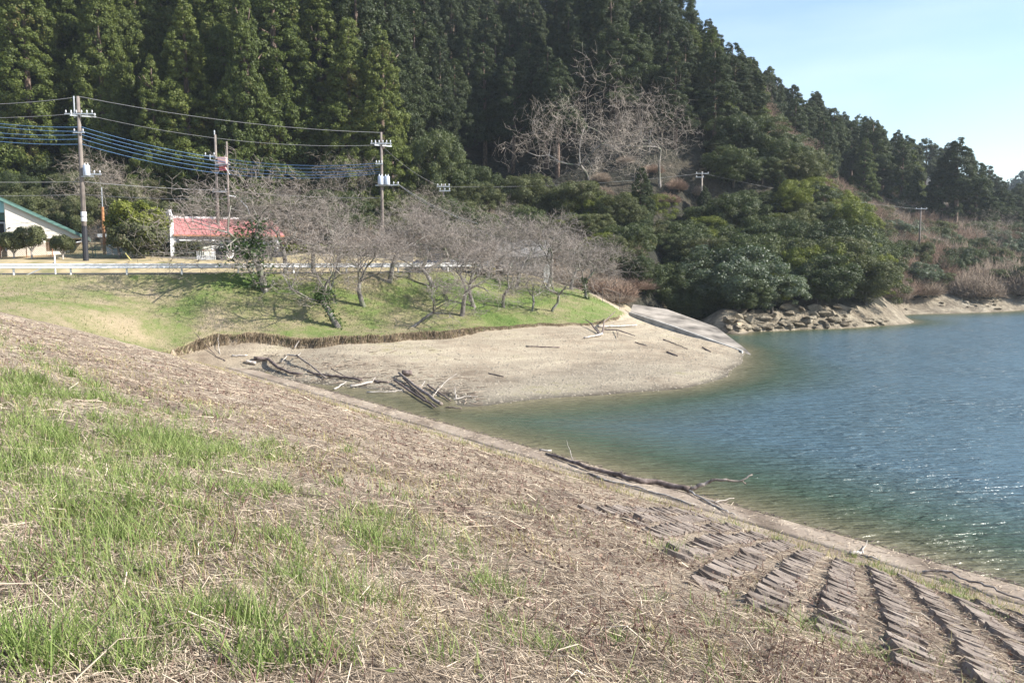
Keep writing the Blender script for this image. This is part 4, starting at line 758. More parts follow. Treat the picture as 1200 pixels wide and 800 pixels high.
# cables
def cable(pts, r, m, sag, label, group=None):
    out = []
    for i in range(len(pts)-1):
        a, b = Vector(pts[i]), Vector(pts[i+1]); s_ = sag[i] if hasattr(sag, '__len__') else sag
        for j in range(13):
            if j == 0 and i: continue
            t = j/12; q = a.lerp(b, t); q.z -= s_*4*t*(1-t); out.append(q)
    o = MB().tube([q-out[0] for q in out], r, 5).obj('power_cable', M[m], None, out[0]); props(o, label, 'cable', group)
T = lambda u, v, d: P(u, v, d)
cable([T(-250, 104, 66), T(94, 113.5, 70), T(448, 155.5, 79)], .022, 'cable', [.9, .55], 'top grey wire running from the left pole tip to the middle pole tip')
for i, (a_, b_, c_, d_) in enumerate([(145, 149, 186, 191), (149, 154, 190, 194), (156, 158, 195, 198), (161, 163, 199, 201), (166, 169, 204, 203), ]):
    cable([T(-250, a_-5, 66), T(0, a_, 68), T(96, b_, 70), T(256, c_-1, 79.5), T(446, d_, 79)], .021, 'cable_blue', [.1, .1, .25, .45], ['topmost', 'second', 'third', 'fourth', 'lowest'][i]+' blue cable of the bundle between left, twin and middle poles', 'blue cable bundle')
cable([T(-250, 125, 66), T(93, 133, 70), T(446, 170, 79)], .018, 'cable', [.6, .9], 'faint grey wire between the crossarms of left and middle poles')
cable([T(-200, 207, 66), T(98, 213, 70), T(256, 223, 79), T(449, 232, 79)], .022, 'cable', [.2, .1, .2], 'low grey telephone line passing over the red roof')
cable([T(-200, 225, 66), T(98, 228, 70), T(300, 232, 66)], .016, 'cable', .2, 'lowest grey line left of the red roof')
cable([T(464, 214, 79), T(530, 252, 74), T(640, 300, 74)], .022, 'cable', .3, 'pale service wire dropping right from the middle pole')
cable([T(464, 214, 79), T(560, 262, 84)], .022, 'cable', .4, 'second pale service wire dropping right from the middle pole')
cable([T(449, 172, 79), T(520, 219, 92), T(823, 203, 106), T(1077, 245, 118)], .013, 'cable', .5, 'thin far wire from the middle pole towards the hill poles')
# grey building behind the right cherries, white column, yellow post
D = 79; k = mpp(D); x, y, z = P(585, 325, D); h = empty('grey_store', (x, y, z-.3), label='plain weathered grey building behind the right hand cherries', cat='building')
bx('wall', 0, 58*k, 0, 5, -.6, 26*k, 'blockwall', h); MB().add([(-.3, -.3, 26*k), (60*k, -.3, 26*k), (60*k, 5.2, 47*k), (-.3, 5.2, 47*k), (-.3, -.3, 26*k+.15), (60*k, -.3, 26*k+.15), (60*k, 5.2, 47*k+.15), (-.3, 5.2, 47*k+.15)], [(3, 2, 1, 0), (4, 5, 6, 7), (0, 1, 5, 4), (1, 2, 6, 5), (2, 3, 7, 6), (3, 0, 4, 7)]).obj('roof', plain('weathered_sheet_roof', (.20, .19, .18), .85, .15), h); bx('painted_shadow_gap', 6*k, 55*k, -.05, -.01, .1, .8, 'dark', h)  # dark slab on the wall is a painted shadow, no real gap
D = 76; k = mpp(D); x, y, z = P(641, 333, D); h = empty('white_column', (x, y, z), label='white upright column with a slanted top at the end of the grey building', cat='column'); MB().prism([(-.3, -.3), (-.3, 1.5), (.3, 2.1), (.3, -.3)], 0, .5).obj('column', M['white'], h); bx('groove', -.02, .06, -.02, -.004, -.2, 1.7, 'wall_grey', h)
x, y, z = P(578, 325, 75.5); h = empty('yellow_post', (x, y, z), label='pale yellow post standing at the top of the lawn', cat='post'); MB().tube([(0, 0, -.2), (0, 0, 1.0), (0, 0, 1.2), (0, 0, 1.28)], [.2, .2, .17, .05], 12).obj('post', M['yellow_paint'], h); MB().tube([(0, 0, .9), (0, 0, 1.0)], .205, 12).obj('band', M['white'], h)
# wire fence with pipe at the right end of the lawn
x, y, z = P(706, 352, 72); h = empty('handrail', (x, y, z), label='thin steel handrail running down beside the dry shrubs', cat='handrail'); b = Vector(P(727, 346, 72))-Vector((x, y, z)); MB().tube([(0, 0, 1.1), (b.x, .4, b.z+.1)], .022, 6).obj('rail', M['pole'], h)
for t in (0, 1): MB().tube([(b.x*t, .4*t, -.8), (b.x*t, .4*t, 1.1 if t == 0 else b.z+.1)], .022, 6).obj('post', M['pole'], h)
# ---------------------------------------------------------------- boat ramp
EA = [P(737, 370, 71.5), P(790, 387, 68), P(866, 414.5, 62.2), P(874, 418, 60)]       # low edge with the kerb
EB = [P(742, 357, 76), P(782, 363, 75.5), P(840, 384, 71), P(873, 409, 63.5), P(880, 416, 60.5)]
def lerp_poly(Q, t):
    Q = [Vector(q) for q in Q]; L_ = [0]
    for i in range(len(Q)-1): L_.append(L_[-1]+(Q[i+1]-Q[i]).length)
    s_ = t*L_[-1]
    for i in range(len(Q)-1):
        if s_ <= L_[i+1]+1e-6: return Q[i].lerp(Q[i+1], (s_-L_[i])/(L_[i+1]-L_[i]))
    return Q[-1]
vs = []; nt_, nw = 26, 7
for i in range(nt_+1):
    a, b = lerp_poly(EA, i/nt_), lerp_poly(EB, i/nt_); a.z += .10-.12*(i/nt_)**6; b.z += .05
    for j in range(nw): q = a.lerp(b, j/(nw-1)); vs.append(tuple(q))
    for q in (b, a): vs.append((q.x+(0 if q is a else .1), q.y, q.z-1.2))
m_ = nw+2; fs = [(i*m_+j, i*m_+(j+1) % m_, (i+1)*m_+(j+1) % m_, (i+1)*m_+j) for i in range(nt_) for j in range(m_)]
me = bpy.data.meshes.new('boat_ramp'); me.from_pydata(vs, [], fs); me.materials.append(M['ramp']); props(link('boat_ramp', me), kind='structure')
mb = MB(); ring = []
for i in range(nt_+1):
    a, b = lerp_poly(EA, i/nt_*.93), lerp_poly(EB, i/nt_*.93); n_ = (b-a).normalized(); a.z += .10
    for o_, z_ in ((-.2, -.6), (-.2, .24), (.10, .24), (.10, -.6)): ring.append((a.x+n_.x*o_, a.y+n_.y*o_, a.z+z_))
mb.add(ring, [(i*4+j, i*4+(j+1) % 4, (i+1)*4+(j+1) % 4, (i+1)*4+j) for i in range(nt_) for j in range(4)]+[(0, 1, 2, 3), tuple(nt_*4+q for q in (3, 2, 1, 0))]); props(mb.obj('ramp_kerb', M['concrete']), kind='structure')
# ---------------------------------------------------------------- rocks
def rock_mesh(seed):
    r = np.random.default_rng(seed); d = unit(r.normal(size=(14, 3))); import bmesh; bm = bmesh.new()
    for q in d*(.6+.4*r.random((14, 1))): bm.verts.new(q*np.array([1, .8, .6]))
    bmesh.ops.convex_hull(bm, input=bm.verts); me = bpy.data.meshes.new('rock'); bm.to_mesh(me); bm.free(); me.materials.append(M['bank']); return me
RK = [rock_mesh(i) for i in range(8)]
def rocks(n_, us, vs_, lab, grp, r0, r1, snap=None):
    for i in range(n_):
        u = random.uniform(*us); v = random.uniform(*vs_(u)); x, y, z = hit(u, v); r = random.uniform(r0, r1)
        o = link('rock', RK[i % 8], None, (x, y, z+r*.15), random.random()*6, (r*random.uniform(.8, 1.6), r, r*random.uniform(.5, 1.0))); props(o, lab, 'rock', grp)
rocks(70, (850, 1035), lambda u: (np.interp(u, [850, 1035], [385, 377]), np.interp(u, [850, 1035], [391, 381])), 'angular pale boulder at the waterline of the promontory', 'boulders at the promontory waterline', .25, .75)
rocks(40, (850, 1000), lambda u: (362, 382), 'brown rock in the cliff bank under the overhanging trees', 'rocks in the promontory bank', .4, 1.2)
rocks(22, (1050, 1200), lambda u: (350, 364), 'pale rock along the far cove shore', 'rocks of the far cove', .2, .6)
# pebbles on the shore
r = np.random.default_rng(5); n_ = 9000; u = r.uniform(330, 880, n_*3); x = r.uniform(-16, 18, n_*3); y = r.uniform(40, 72, n_*3); z = shore_h(x, y); ey = edge_y(x); ok = (y < ey-.2) & (z > -.03) & (z < 1.7) & (r.random(n_*3) < np.exp(-z*1.1)+.12); x, y, z = x[ok][:n_], y[ok][:n_], z[ok][:n_]
s_ = .025+.07*r.random(len(x))**3; oc = np.array([(1, 0, 0), (0, 1, 0), (-1, 0, 0), (0, -1, 0), (0, 0, .7), (0, 0, -.5)], float); of = np.array([(0, 1, 4), (1, 2, 4), (2, 3, 4), (3, 0, 4)])
Vp = (oc[None]*(.7+.6*r.random((len(x), 6, 1))))*s_[:, None, None]+np.stack([x, y, z], 1)[:, None]; props(link('pebbles', mesh_np('pebbles', Vp.reshape(-1, 3), (np.arange(len(x))[:, None, None]*6+of[None]).reshape(-1, 3), 3, plain('pebble_stone', (.30, .26, .20), .9, .3, 2))), kind='stuff', label='pebbles scattered over the gravel shore')
# far hill
M['far'] = leaf_mat('far_forest', (.02, .035, .03), (.035, .06, .045), (.06, .085, .06), trans=.1, big=.05)  # distance haze is put into the bluish leaf colours
hx = np.linspace(150, 420, 46); hy = np.linspace(330, 430, 14); HX, HY = np.meshgrid(hx, hy); HZ = np.minimum(24+(HX-215)*.45, 85)*sstep(325, 400, HY)+fbm(HX*.05, HY*.05, 3, 3)*14-2; vv = np.stack([HX, HY, HZ], -1).reshape(-1, 3); ii = np.arange(vv.shape[0]).reshape(HX.shape)
props(link('far_hill', mesh_np('far_hill', vv, np.stack([ii[:-1, :-1], ii[:-1, 1:], ii[1:, 1:], ii[1:, :-1]], -1).reshape(-1, 4), 4, M['floor'], True)), kind='structure')
r = np.random.default_rng(8); n_ = 420; qx = r.uniform(190, 330, n_); qy = r.uniform(340, 400, n_); qz = np.minimum(24+(qx-215)*.45, 85)*sstep(325, 400, qy)
bl = []; 
for a_, b_, c_ in zip(qx, qy, qz):
    for j in range(5): bl.append((a_+r.normal()*1.5, b_+r.normal()*1.5, c_+2+j*2.6, 4.2-.65*j))
bl = np.array(bl); I = np.repeat(np.arange(len(bl)), 26); d_ = unit(r.normal(size=(len(I), 3))); c_ = bl[I, :3]+d_*bl[I, 3:4]*.8; V_, F_ = leaves(c_, unit(d_+r.normal(size=d_.shape)*.4), 1.3, 1, r)
props(link('far_forest', mesh_np('far_forest', V_, F_, 3, M['far'])), kind='stuff', label='distant blue green forest on the far hill at the right edge')
# ================================================================ DRIFTWOOD
def G(u, v, lift=0.0): q = hit(u, v); return (q[0], q[1], q[2]+lift)
def stick(name, pts, r0, r1, mat_, parent=None, n=7, wob=.02):
    out = []; rad = []
    for i in range(len(pts)-1):
        a, b = Vector(pts[i]), Vector(pts[i+1]); m_ = 4
        for j in range(m_):
            t = j/m_; q = a.lerp(b, t)+Vector((random.gauss(0, wob), random.gauss(0, wob), random.gauss(0, wob*.6))); out.append(q)
    out.append(Vector(pts[-1])); L_ = len(out); r0 *= .72; r1 *= .72; rad = [(r0+(r1-r0)*i/(L_-1))*random.uniform(.85, 1.15) for i in range(L_)]
    return MB().tube(out, rad, n).obj(name, M[mat_], parent, None, True)
def drift(label, limbs, cat='driftwood'):
    """limbs: list of (points, r0, r1, material); the first is the stem, others its branches"""
    o = props(stick('driftwood_log', limbs[0][0], limbs[0][1], limbs[0][2], limbs[0][3]), label, cat)
    for q in limbs[1:]: stick('branch', q[0], q[1], q[2], q[3], o)
    return o
def W3(*uvl): return [G(u, v, l) if d is None else P(u, v, d) for (u, v, l, d) in [(q+(None,)*(4-len(q))) for q in uvl]]
# the long branch lying on the concrete strip
tip = Vector(G(808, 579, .12)); d0 = tip.y
drift('long curved driftwood branch lying on the concrete strip by the water', [(W3((640, 534, .08), (665, 544, .14), (690, 553, .14), (720, 560, .12), (745, 567, .12), (775, 571, .12), (808, 579, .12)), .07, .13, 'drift_dark'),
      ([tuple(tip), P(822, 569, d0), P(833, 563, d0), P(850, 562, d0-.2), P(868, 563.5, d0-.3), P(882, 556, d0-.3)], .09, .025, 'drift'), (W3((646, 532, .10), (632, 530, .08)), .07, .04, 'drift_pale'), (W3((808, 579, .1), (825, 589, .08), (848, 600, .06), (862, 606, .05)), .05, .02, 'drift_pale'),
      ([P(868, 563.5, d0-.3), P(874, 567, d0-.3)], .03, .02, 'drift'), ([P(812, 580, d0), P(810, 568, d0)], .03, .012, 'drift_pale'), (W3((672, 546, .15), (664, 532, .5)), .02, .008, 'drift_pale')])
drift('thin pale stick beside the long branch, lower edge of the strip', [(W3((700, 561, .04), (740, 572, .05), (780, 583, .05), (815, 594, .05)), .04, .03, 'drift_pale')])
drift('pale forked twig at the end of the long branch', [(W3((820, 586, .06), (838, 592, .08), (860, 589, .12)), .03, .015, 'drift_pale'), (W3((838, 592, .08), (852, 604, .06)), .025, .01, 'drift')])
drift('grey flat stick lying halfway along the strip', [(W3((690, 556, .03), (710, 564, .03)), .06, .05, 'drift')])
drift('bent pale branch at the right end of the concrete strip', [(W3((1080, 673, .08), (1115, 678, .15), (1125, 684, .12), (1150, 692, .12), (1175, 703, .12), (1200, 710, .1)), .035, .03, 'drift'), (W3((1115, 678, .12), (1092, 672, .05)), .03, .015, 'drift_pale')])
drift('short pale stub standing up on the strip, right of centre', [(W3((1010, 652, .05), (1016, 640, .15)), .03, .01, 'drift_pale'), (W3((1010, 652, .05), (995, 650, .06)), .07, .05, 'drift_pale'), (W3((1010, 652, .05), (1030, 660, .06)), .04, .02, 'drift_pale')])
# the heap on the shore, left
drift('thick grey log snaking down the shore, left part of the heap', [(W3((298, 424, .15), (314, 425, .18), (326, 434, .16), (340, 440, .15), (354, 441, .12)), .17, .09, 'drift_dark')])
drift('pale cut stump end beside the thick grey log', [(W3((288, 426, .14), (300, 428, .14)), .16, .15, 'drift_pale')])
drift('flat bleached board fragment left of the heap', [(W3((272, 418, .06), (290, 418, .08)), .10, .06, 'drift_pale')])
drift('slanting grey pole with a pale twisted root, upper part of the heap', [(W3((348, 423, .35), (365, 433, .2), (382, 445, .1)), .09, .06, 'drift'), (W3((348, 423, .3), (338, 420, .25), (330, 426, .1)), .09, .03, 'drift_pale'), (W3((348, 423, .3), (352, 419, .3)), .05, .03, 'drift_pale')])
drift('long dark log running right from the slanting pole', [(W3((360, 438, .1), (385, 443, .12), (405, 445, .12), (424, 448, .12)), .07, .12, 'drift_dark')])
drift('thin dark stick above the long dark log', [(W3((388, 437, .25), (405, 444, .15)), .05, .04, 'drift_dark')])
drift('pale split piece below the long dark log', [(W3((393, 457, .05), (406, 450, .14)), .07, .03, 'drift_pale')])
drift('bleached log lying right of the split piece', [(W3((411, 455, .10), (436, 450, .12)), .10, .08, 'drift_pale'), (W3((436, 450, .12), (440, 447, .2)), .05, .03, 'drift_pale')])
drift('dark short log right of the bleached one', [(W3((440, 449, .08), (455, 450, .08)), .10, .07, 'drift_dark')])
drift('long thin pale branch on the gravel', [(W3((430, 461, .04), (460, 460, .05), (472, 458, .05)), .05, .025, 'drift_pale')])
drift('straight thick pole slanting down to the water edge', [(W3((468, 442, .25), (490, 458, .15), (517, 477, .15)), .09, .13, 'drift'), (W3((470, 443, .2), (462, 446, .1)), .05, .02, 'drift_dark')])
drift('dark pole parallel to the straight one, lower left', [(W3((462, 449, .15), (480, 460, .12), (498, 472, .1), (510, 479, .08)), .08, .06, 'drift_dark')])
drift('dark third pole between the two parallel poles', [(W3((473, 446, .1), (485, 457, .1), (500, 471, .08)), .06, .05, 'drift_dark')])
drift('dark round stump on top of the pole heap', [(W3((472, 441, .2), (483, 441, .2)), .22, .18, 'drift_dark')])
drift('thin pale stick leaning up right from the pole heap', [(W3((507, 467, .1), (520, 455, .25), (536, 447, .45)), .035, .015, 'drift_pale')])
drift('dark branch right of the pole heap', [(W3((502, 454, .15), (515, 463, .1), (528, 471, .06)), .07, .05, 'drift_dark'), (W3((492, 457, .1), (498, 453, .3)), .03, .02, 'drift_pale')])
drift('short dark stick by the water beyond the heap', [(W3((522, 478, .03), (541, 479, .03)), .05, .03, 'drift_dark')])
drift('pale twig pile at the right side of the heap', [(W3((532, 470, .08), (545, 467, .1), (560, 466, .06)), .04, .02, 'drift_pale'), (W3((534, 468, .05), (533, 460, .3)), .04, .02, 'drift_pale')])
drift('upright thin twig at the left end of the shore', [(W3((258, 416, .0), (256, 405, .35), (259, 392, .6)), .03, .01, 'drift_pale')])
drift('thin grey branch slanting at the left end of the shore', [(W3((228, 397, .4), (240, 408, .2), (254, 419, .05), (264, 424, .05)), .03, .04, 'drift_dark')])
# stump of roots on the right part
drift('bleached root stump with dark upturned branches near the lawn corner', [(W3((684, 397, .08), (700, 395, .1), (706, 394, .2)), .08, .16, 'drift_pale'), (W3((706, 394, .2), (708, 386, .5), (721, 378, .8)), .10, .04, 'drift_dark'), (W3((702, 393, .1), (693, 386, .35), (686, 382, .45)), .08, .04, 'drift_dark'),
      (W3((708, 390, .2), (725, 391, .25), (744, 396, .15)), .09, .05, 'drift_dark'), (W3((722, 390, .2), (724, 397, .1)), .04, .03, 'drift_dark')])
drift('pale weathered log behind the root stump', [(W3((700, 385, .1), (722, 385, .1), (746, 384, .1)), .13, .08, 'drift_pale')])
drift('dark stick on the open gravel right of the root stump', [(W3((745, 402, .04), (758, 406, .05)), .05, .04, 'drift_dark')])
drift('long dark stick in the middle of the gravel slope', [(W3((777, 399, .05), (790, 403, .05), (806, 410, .04)), .06, .03, 'drift_dark')])
drift('short dark stick below the long dark one', [(W3((781, 413, .05), (794, 418, .05)), .08, .05, 'drift_dark')])
drift('small dark chunk near the ramp kerb', [(W3((823, 408, .05), (833, 413, .05)), .07, .05, 'drift_dark')])
drift('brown log lying alone on the gravel, left of centre', [(W3((616, 407, .06), (656, 408, .06)), .05, .05, 'drift_dark')])
drift('small pale stick under the lawn edge', [(W3((345, 409, .05), (353, 405, .08)), .06, .04, 'drift_pale')])
drift('dark stick on the lawn edge above the heap', [(W3((572, 438, .03), (590, 442, .03)), .05, .04, 'drift_dark')])
r = np.random.default_rng(12); n_ = 900; x = r.uniform(-17, -1, n_*3); y = r.uniform(38, 56, n_*3); z = shore_h(x, y); u_, v_ = proj(x, y, z); ok = (z > .02) & (v_ > 408+np.abs(u_-430)*.03) & (v_ < 482) & (u_ < 560) & (y < edge_y(x)-1) & (r.random(n_*3) < np.clip(1.2-np.abs(v_-(418+(u_-260)*.18))/26, .05, 1)); x, y, z = x[ok], y[ok], z[ok]; a = r.normal(.2, .7, len(x)); ln = .15+.55*r.random(len(x))
p0 = np.stack([x, y, z+.03], 1); p1 = p0+np.stack([np.cos(a)*ln, np.sin(a)*ln, r.normal(size=len(x))*.05], 1)
props(link('twig_litter', seg_mesh('twig_litter', p0, p1, np.full(len(x), .02), np.full(len(x), .01), M['brush'], 4)), kind='stuff', label='scattered twigs and bark litter around the driftwood heap')
# drift line of bark bits at the water side of the strip
n_ = 1500; a = r.uniform(-24, 45, n_); s = 19.15+r.normal(0, .10, n_); x, y = NX*s-NY*a, NY*s+NX*a; z = dam_h(x, y)+.07; th_ = r.random(n_)*6.28; ln = .04+.12*r.random(n_)
props(link('drift_line', seg_mesh('drift_line', np.stack([x, y, z], 1), np.stack([x+np.cos(th_)*ln, y+np.sin(th_)*ln, z+.01], 1), np.full(n_, .012), np.full(n_, .008), M['drift_dark'], 3)), kind='stuff', label='line of dark bark bits washed up along the strip')
# hanging dead grass under the lawn edge
n_ = 11000; x = r.uniform(-23, 8.5, n_); y = edge_y(x)+r.uniform(-.05, .3, n_); z = shore_h(x, y)+.02; amp = step_amp(x); ln = (.08+.26*r.random(n_))*(amp*1.3+.10)*np.clip(.25+2.2*(fbm(x*1.3, x*0+9, 3, 33)+.45), .25, 1.7)
hd = unit(np.stack([r.normal(size=n_)*.4, -1.1+0*x, r.normal(size=n_)*.5+.1], 1)); p0 = np.stack([x, y, z], 1); p1 = p0+hd*ln[:, None]*.5; p2 = p1+unit(hd+np.array([0, .1, -1.3]))*ln[:, None]*.9
M['straw'] = twig_mat('dead_straw', (.09, .065, .04), (.23, .17, .105), (.42, .34, .23))
props(link('bank_fringe', seg_mesh('bank_fringe', np.concatenate([p0, p1]), np.concatenate([p1, p2]), np.full(2*n_, .015), np.full(2*n_, .008), M['straw'], 3)), kind='stuff', label='dead grass hanging over the eroded edge of the lawn')
# ================================================================ SLOPE BLOCKS, GRASS AND DEAD STALKS
DDX, DDY = .377, .926; EEX, EEY = .926, -.377
def slab(seed):
    r = random.Random(seed); v = []
    for x, y in ((-.25, -.105), (.10, -.105), (.10, .105), (-.25, .105)): v.append((x+r.uniform(-.02, .02), y+r.uniform(-.02, .02), -.16))
    for x, y in ((-.24, -.10), (-.12, -.105), (0, -.10), (.09, -.09), (.09, .10), (-.24, .10)): v.append((x+r.uniform(-.015, .015), y+r.uniform(-.025, .025), r.uniform(-.012, .012)))
    me = bpy.data.meshes.new('concrete_block'); me.from_pydata(v, [], [(3, 2, 1, 0), (4, 5, 6, 7, 8, 9), (0, 1, 7, 6, 5, 4), (1, 2, 8, 7), (2, 3, 9, 8), (3, 0, 4, 9)]); me.materials.append(M['block']); return me
SL = [slab(i) for i in range(6)]; cand = []
CP, RP = .56, .30
for i in range(-6, 60):
    for j in range(-10, 90):
        e = i*CP+random.uniform(-.02, .02); q = j*RP+random.uniform(-.04, .04)+(i % 2)*.1; x, y = EEX*e+DDX*q, EEY*e+DDY*q; s = NX*x+NY*y
        if s < 5 or s > 15.9 or y < 3: continue
        z = float(dam_full(np.float64(x), np.float64(y))); u, v = proj(x, y, z)
        if not (560 < u < 1290 and 590 < v < 850): continue
        w_ = sstep(740, 880, float(u))*sstep(4.8, 7.2, s); w_ = w_*.97+(1-w_)*.52*sstep(6.5, 8.5, s)*sstep(590, 680, float(u)); nz_ = float(vnoise(np.float64(x*.35), np.float64(y*.35), 21))
        if nz_*.62+random.random()*.30 > w_*.98+.0: continue
        cand.append((y, x, y, z, u, float(w_)))
cand.sort(); near = cand[:298]; rest = cand[298:]
from mathutils import Euler, Matrix
gradx = -.27*NX; grady = -.27*NY; rz = math.atan2(EEY, EEX)
nrm = Vector((.25*NX, .25*NY, 1)).normalized(); ex = Vector((EEX, EEY, 0)); ex = (ex-nrm*ex.dot(nrm)).normalized(); ey = nrm.cross(ex)
BASE = Matrix((ex, ey, nrm)).transposed().to_euler(); BM_ = Matrix((ex, ey, nrm)).transposed().to_4x4()
def bmat(c):
    tilt = Euler((random.gauss(-.04, .015), random.gauss(.17, .015), random.gauss(0, .03))).to_matrix().to_4x4()
    return Matrix.Translation((c[1], c[2], c[3]+.044+random.gauss(0, .005))) @ BM_ @ tilt
for c in near: o = link('concrete_block', random.choice(SL), dam); o.matrix_local = bmat(c)
if rest:
    mb = MB()
    for c in rest: m_ = bmat(c); me = random.choice(SL); mb.add([m_ @ v_.co for v_ in me.vertices], [tuple(p.vertices) for p in me.polygons])
    props(mb.obj('far_block_rows', M['block'], dam), kind='stuff')
r = np.random.default_rng(31)
def scatter(n_, dmin, dmax, dens, amin=-.62, amax=.72, pw=1.0):
    """points on the dam face, thinning with distance; dens(x,y,s) gives the chance to keep one"""
    a = r.uniform(amin, amax, n_); q = r.random(n_); y = dmin*(dmax/dmin)**(q**pw); x = a*y; s = NX*x+NY*y
    ok = (s < 17.75) & (s > -3) & (r.random(n_) < dens(x, y, s)) & (dam_h(x, y) > shore_h(x, y)-.05); return x[ok], y[ok], dam_full(x, y)[ok], s[ok]
def green_d(x, y, s):
    nz_ = fbm(x*.55, y*.55, 4, 41)+.5; base = (1-sstep(2.6, 6.0, s+(y-8)*.05))*(1-.88*sstep(-.30, -.02, x/y))*(.14+.86*np.clip(sstep(5, 7.5, y)+(x/y < -.45), 0, 1)); band = sstep(14.2, 15.6, s)*(1-sstep(17.4, 17.7, s))*.6
    return np.clip(base*sstep(.43-.15*(x/y < -.30)*(y > 5), .58, nz_)+band*sstep(.45, .65, nz_)+.012, 0, 1)
def bare_d(x, y, s):      # where blocks show
    u, v = proj(x, y, dam_h(x, y)); return (sstep(760, 900, u)+.6*sstep(600, 680, u)*(u < 900)).clip(0, 1)*sstep(5.5, 8.5, s)*(1-sstep(15.3, 16.2, s))
def blades(name, x, y, z, h, wd, bend, mat_, label, spread=.25, segs=3):
    n_ = len(x); a = r.random(n_)*2*PI; le = r.normal(size=(n_, 2))*.28; dirx, diry = np.cos(a), np.sin(a); b = bend*(.3+1.0*r.random(n_)); px, py = -diry, dirx
    # blades face any way round; each bends over towards its own direction
    P_ = []; 
    for k in range(segs+1):
        t = k/segs; off = h*b*t*t; zz = h*(t-.35*b*t*t); wk = wd*(1-t*.9)*.5
        for sgn in (-1, 1): P_.append(np.stack([x+dirx*off+px*wk*sgn+le[:, 0]*h*t, y+diry*off+py*wk*sgn+le[:, 1]*h*t, z+zz-.01], 1))
    V_ = np.stack(P_, 1); m_ = 2*(segs+1); F_ = np.array([(2*k, 2*k+1, 2*k+3, 2*k+2) for k in range(segs)]); F_ = (np.arange(n_)[:, None, None]*m_+F_[None]).reshape(-1, 4)
    return props(link(name, mesh_np(name, V_.reshape(-1, 3), F_, 4, mat_)), label, None, None, 'stuff')
def gm(name, a, b, c, tr=.3):
    g = NG(name); f = g.math('ADD', g.math('MULTIPLY', g.island(), .6), g.math('MULTIPLY', g.noise(1.1, 3), .4)); c_ = g.ramp(f, (.2, a), (.5, b), (.8, c)); p_ = g.n('BsdfPrincipled'); g.put(p_.inputs['Base Color'], c_); p_.inputs['Roughness'].default_value = .6; p_.inputs['Specular IOR Level'].default_value = .3
    t = g.n('BsdfTranslucent'); g.put(t.inputs[0], c_); m = g.n('MixShader'); m.inputs[0].default_value = tr; g.t.links.new(p_.outputs[0], m.inputs[1]); g.t.links.new(t.outputs[0], m.inputs[2]); g.t.links.new(m.outputs[0], g.out.inputs[0]); return g.m
M['grass'] = gm('fresh_grass', (.10, .15, .035), (.20, .27, .075), (.34, .38, .15)); M['grass_dry'] = gm('yellowing_grass', (.20, .20, .07), (.36, .32, .14), (.50, .42, .22))
M['leafdead'] = gm('dead_brown_leaves', (.09, .055, .042), (.19, .12, .09), (.33, .24, .18), .15); M['stalk'] = twig_mat('dead_stalks', (.17, .13, .095), (.43, .35, .265), (.72, .61, .47)); M['stalk_red'] = twig_mat('red_brown_stalks', (.085, .05, .04), (.17, .105, .085), (.30, .205, .165))
# green tufts: tuft centres, then blades round them
tx, ty, tz, ts = scatter(5200, 2.2, 34, green_d, -.64, .66); nb = (12+56*r.random(len(tx))**2).astype(int); nb = (nb*np.clip(9/ty, .35, 1.3)).astype(int)+4
I = np.repeat(np.arange(len(tx)), nb); rad = .05+.11*r.random(len(tx)); dx = r.normal(size=len(I))*rad[I]; dy = r.normal(size=len(I))*rad[I]; bx_, by_ = tx[I]+dx, ty[I]+dy; ht = (.10+.17*r.random(len(tx)))[I]*(.5+.7*r.random(len(I)))
blades('grass', bx_, by_, dam_full(bx_, by_), ht, np.clip(.0042+.0006*by_, .0055, .018), .8, M['grass'], 'fresh green grass tufts on the upper slope')
# strong near tufts at the places the photograph shows
TF = [(45, 790, .30, 200), (285, 735, .24, 200), (300, 790, .24, 120), (20, 500, .25, 90), (45, 545, .26, 110), (140, 640, .18, 110), (430, 715, .10, 50), (0, 560, .2, 60), (395, 570, .16, 50), (330, 640, .2, 90), (650, 770, .22, 45), (590, 735, .14, 30), (720, 760, .10, 60), (210, 600, .18, 80), (180, 680, .16, 60), (345, 790, .3, 100), (520, 780, .2, 40), (90, 470, .18, 60), (230, 540, .2, 90), (880, 720, .10, 40), (855, 700, .1, 30)]
tx, ty, tz, ts = scatter(1050, 3.6, 17, lambda x, y, s: (x/y < -.36+.14*(1-sstep(5, 9, y)))*sstep(.44, .60, fbm(x*.9, y*.9, 4, 141)+.5)*(s < 3.2)*(.35+.65*sstep(5, 8, y)), -.66, -.1)
nb = (20+50*r.random(len(tx))**2).astype(int); I = np.repeat(np.arange(len(tx)), nb); rad = .06+.10*r.random(len(tx)); bx_, by_ = tx[I]+r.normal(size=len(I))*rad[I], ty[I]+r.normal(size=len(I))*rad[I]
blades('left_grass', bx_, by_, dam_full(bx_, by_), (.12+.18*r.random(len(tx)))[I]*(.5+.7*r.random(len(I))), np.clip(.004+.0007*by_, .0055, .018), .8, M['grass'], 'dense fresh grass massed along the left side of the slope')
bx_, by_, ht = [], [], []
for (u, v, hh, c_) in TF:
    q = hit(u, min(v, 799)); rr_ = hh*.42
    bx_ += list(q[0]+r.normal(size=c_)*rr_); by_ += list(q[1]+r.normal(size=c_)*rr_*.7); ht += list(hh*(.55+.6*r.random(c_)))
bx_, by_, ht = map(np.array, (bx_, by_, ht)); blades('grass_clumps', bx_, by_, dam_full(bx_, by_), ht, .006+.0006*by_, .6, M['grass'], 'tall lush grass clumps close to the viewer', segs=4)
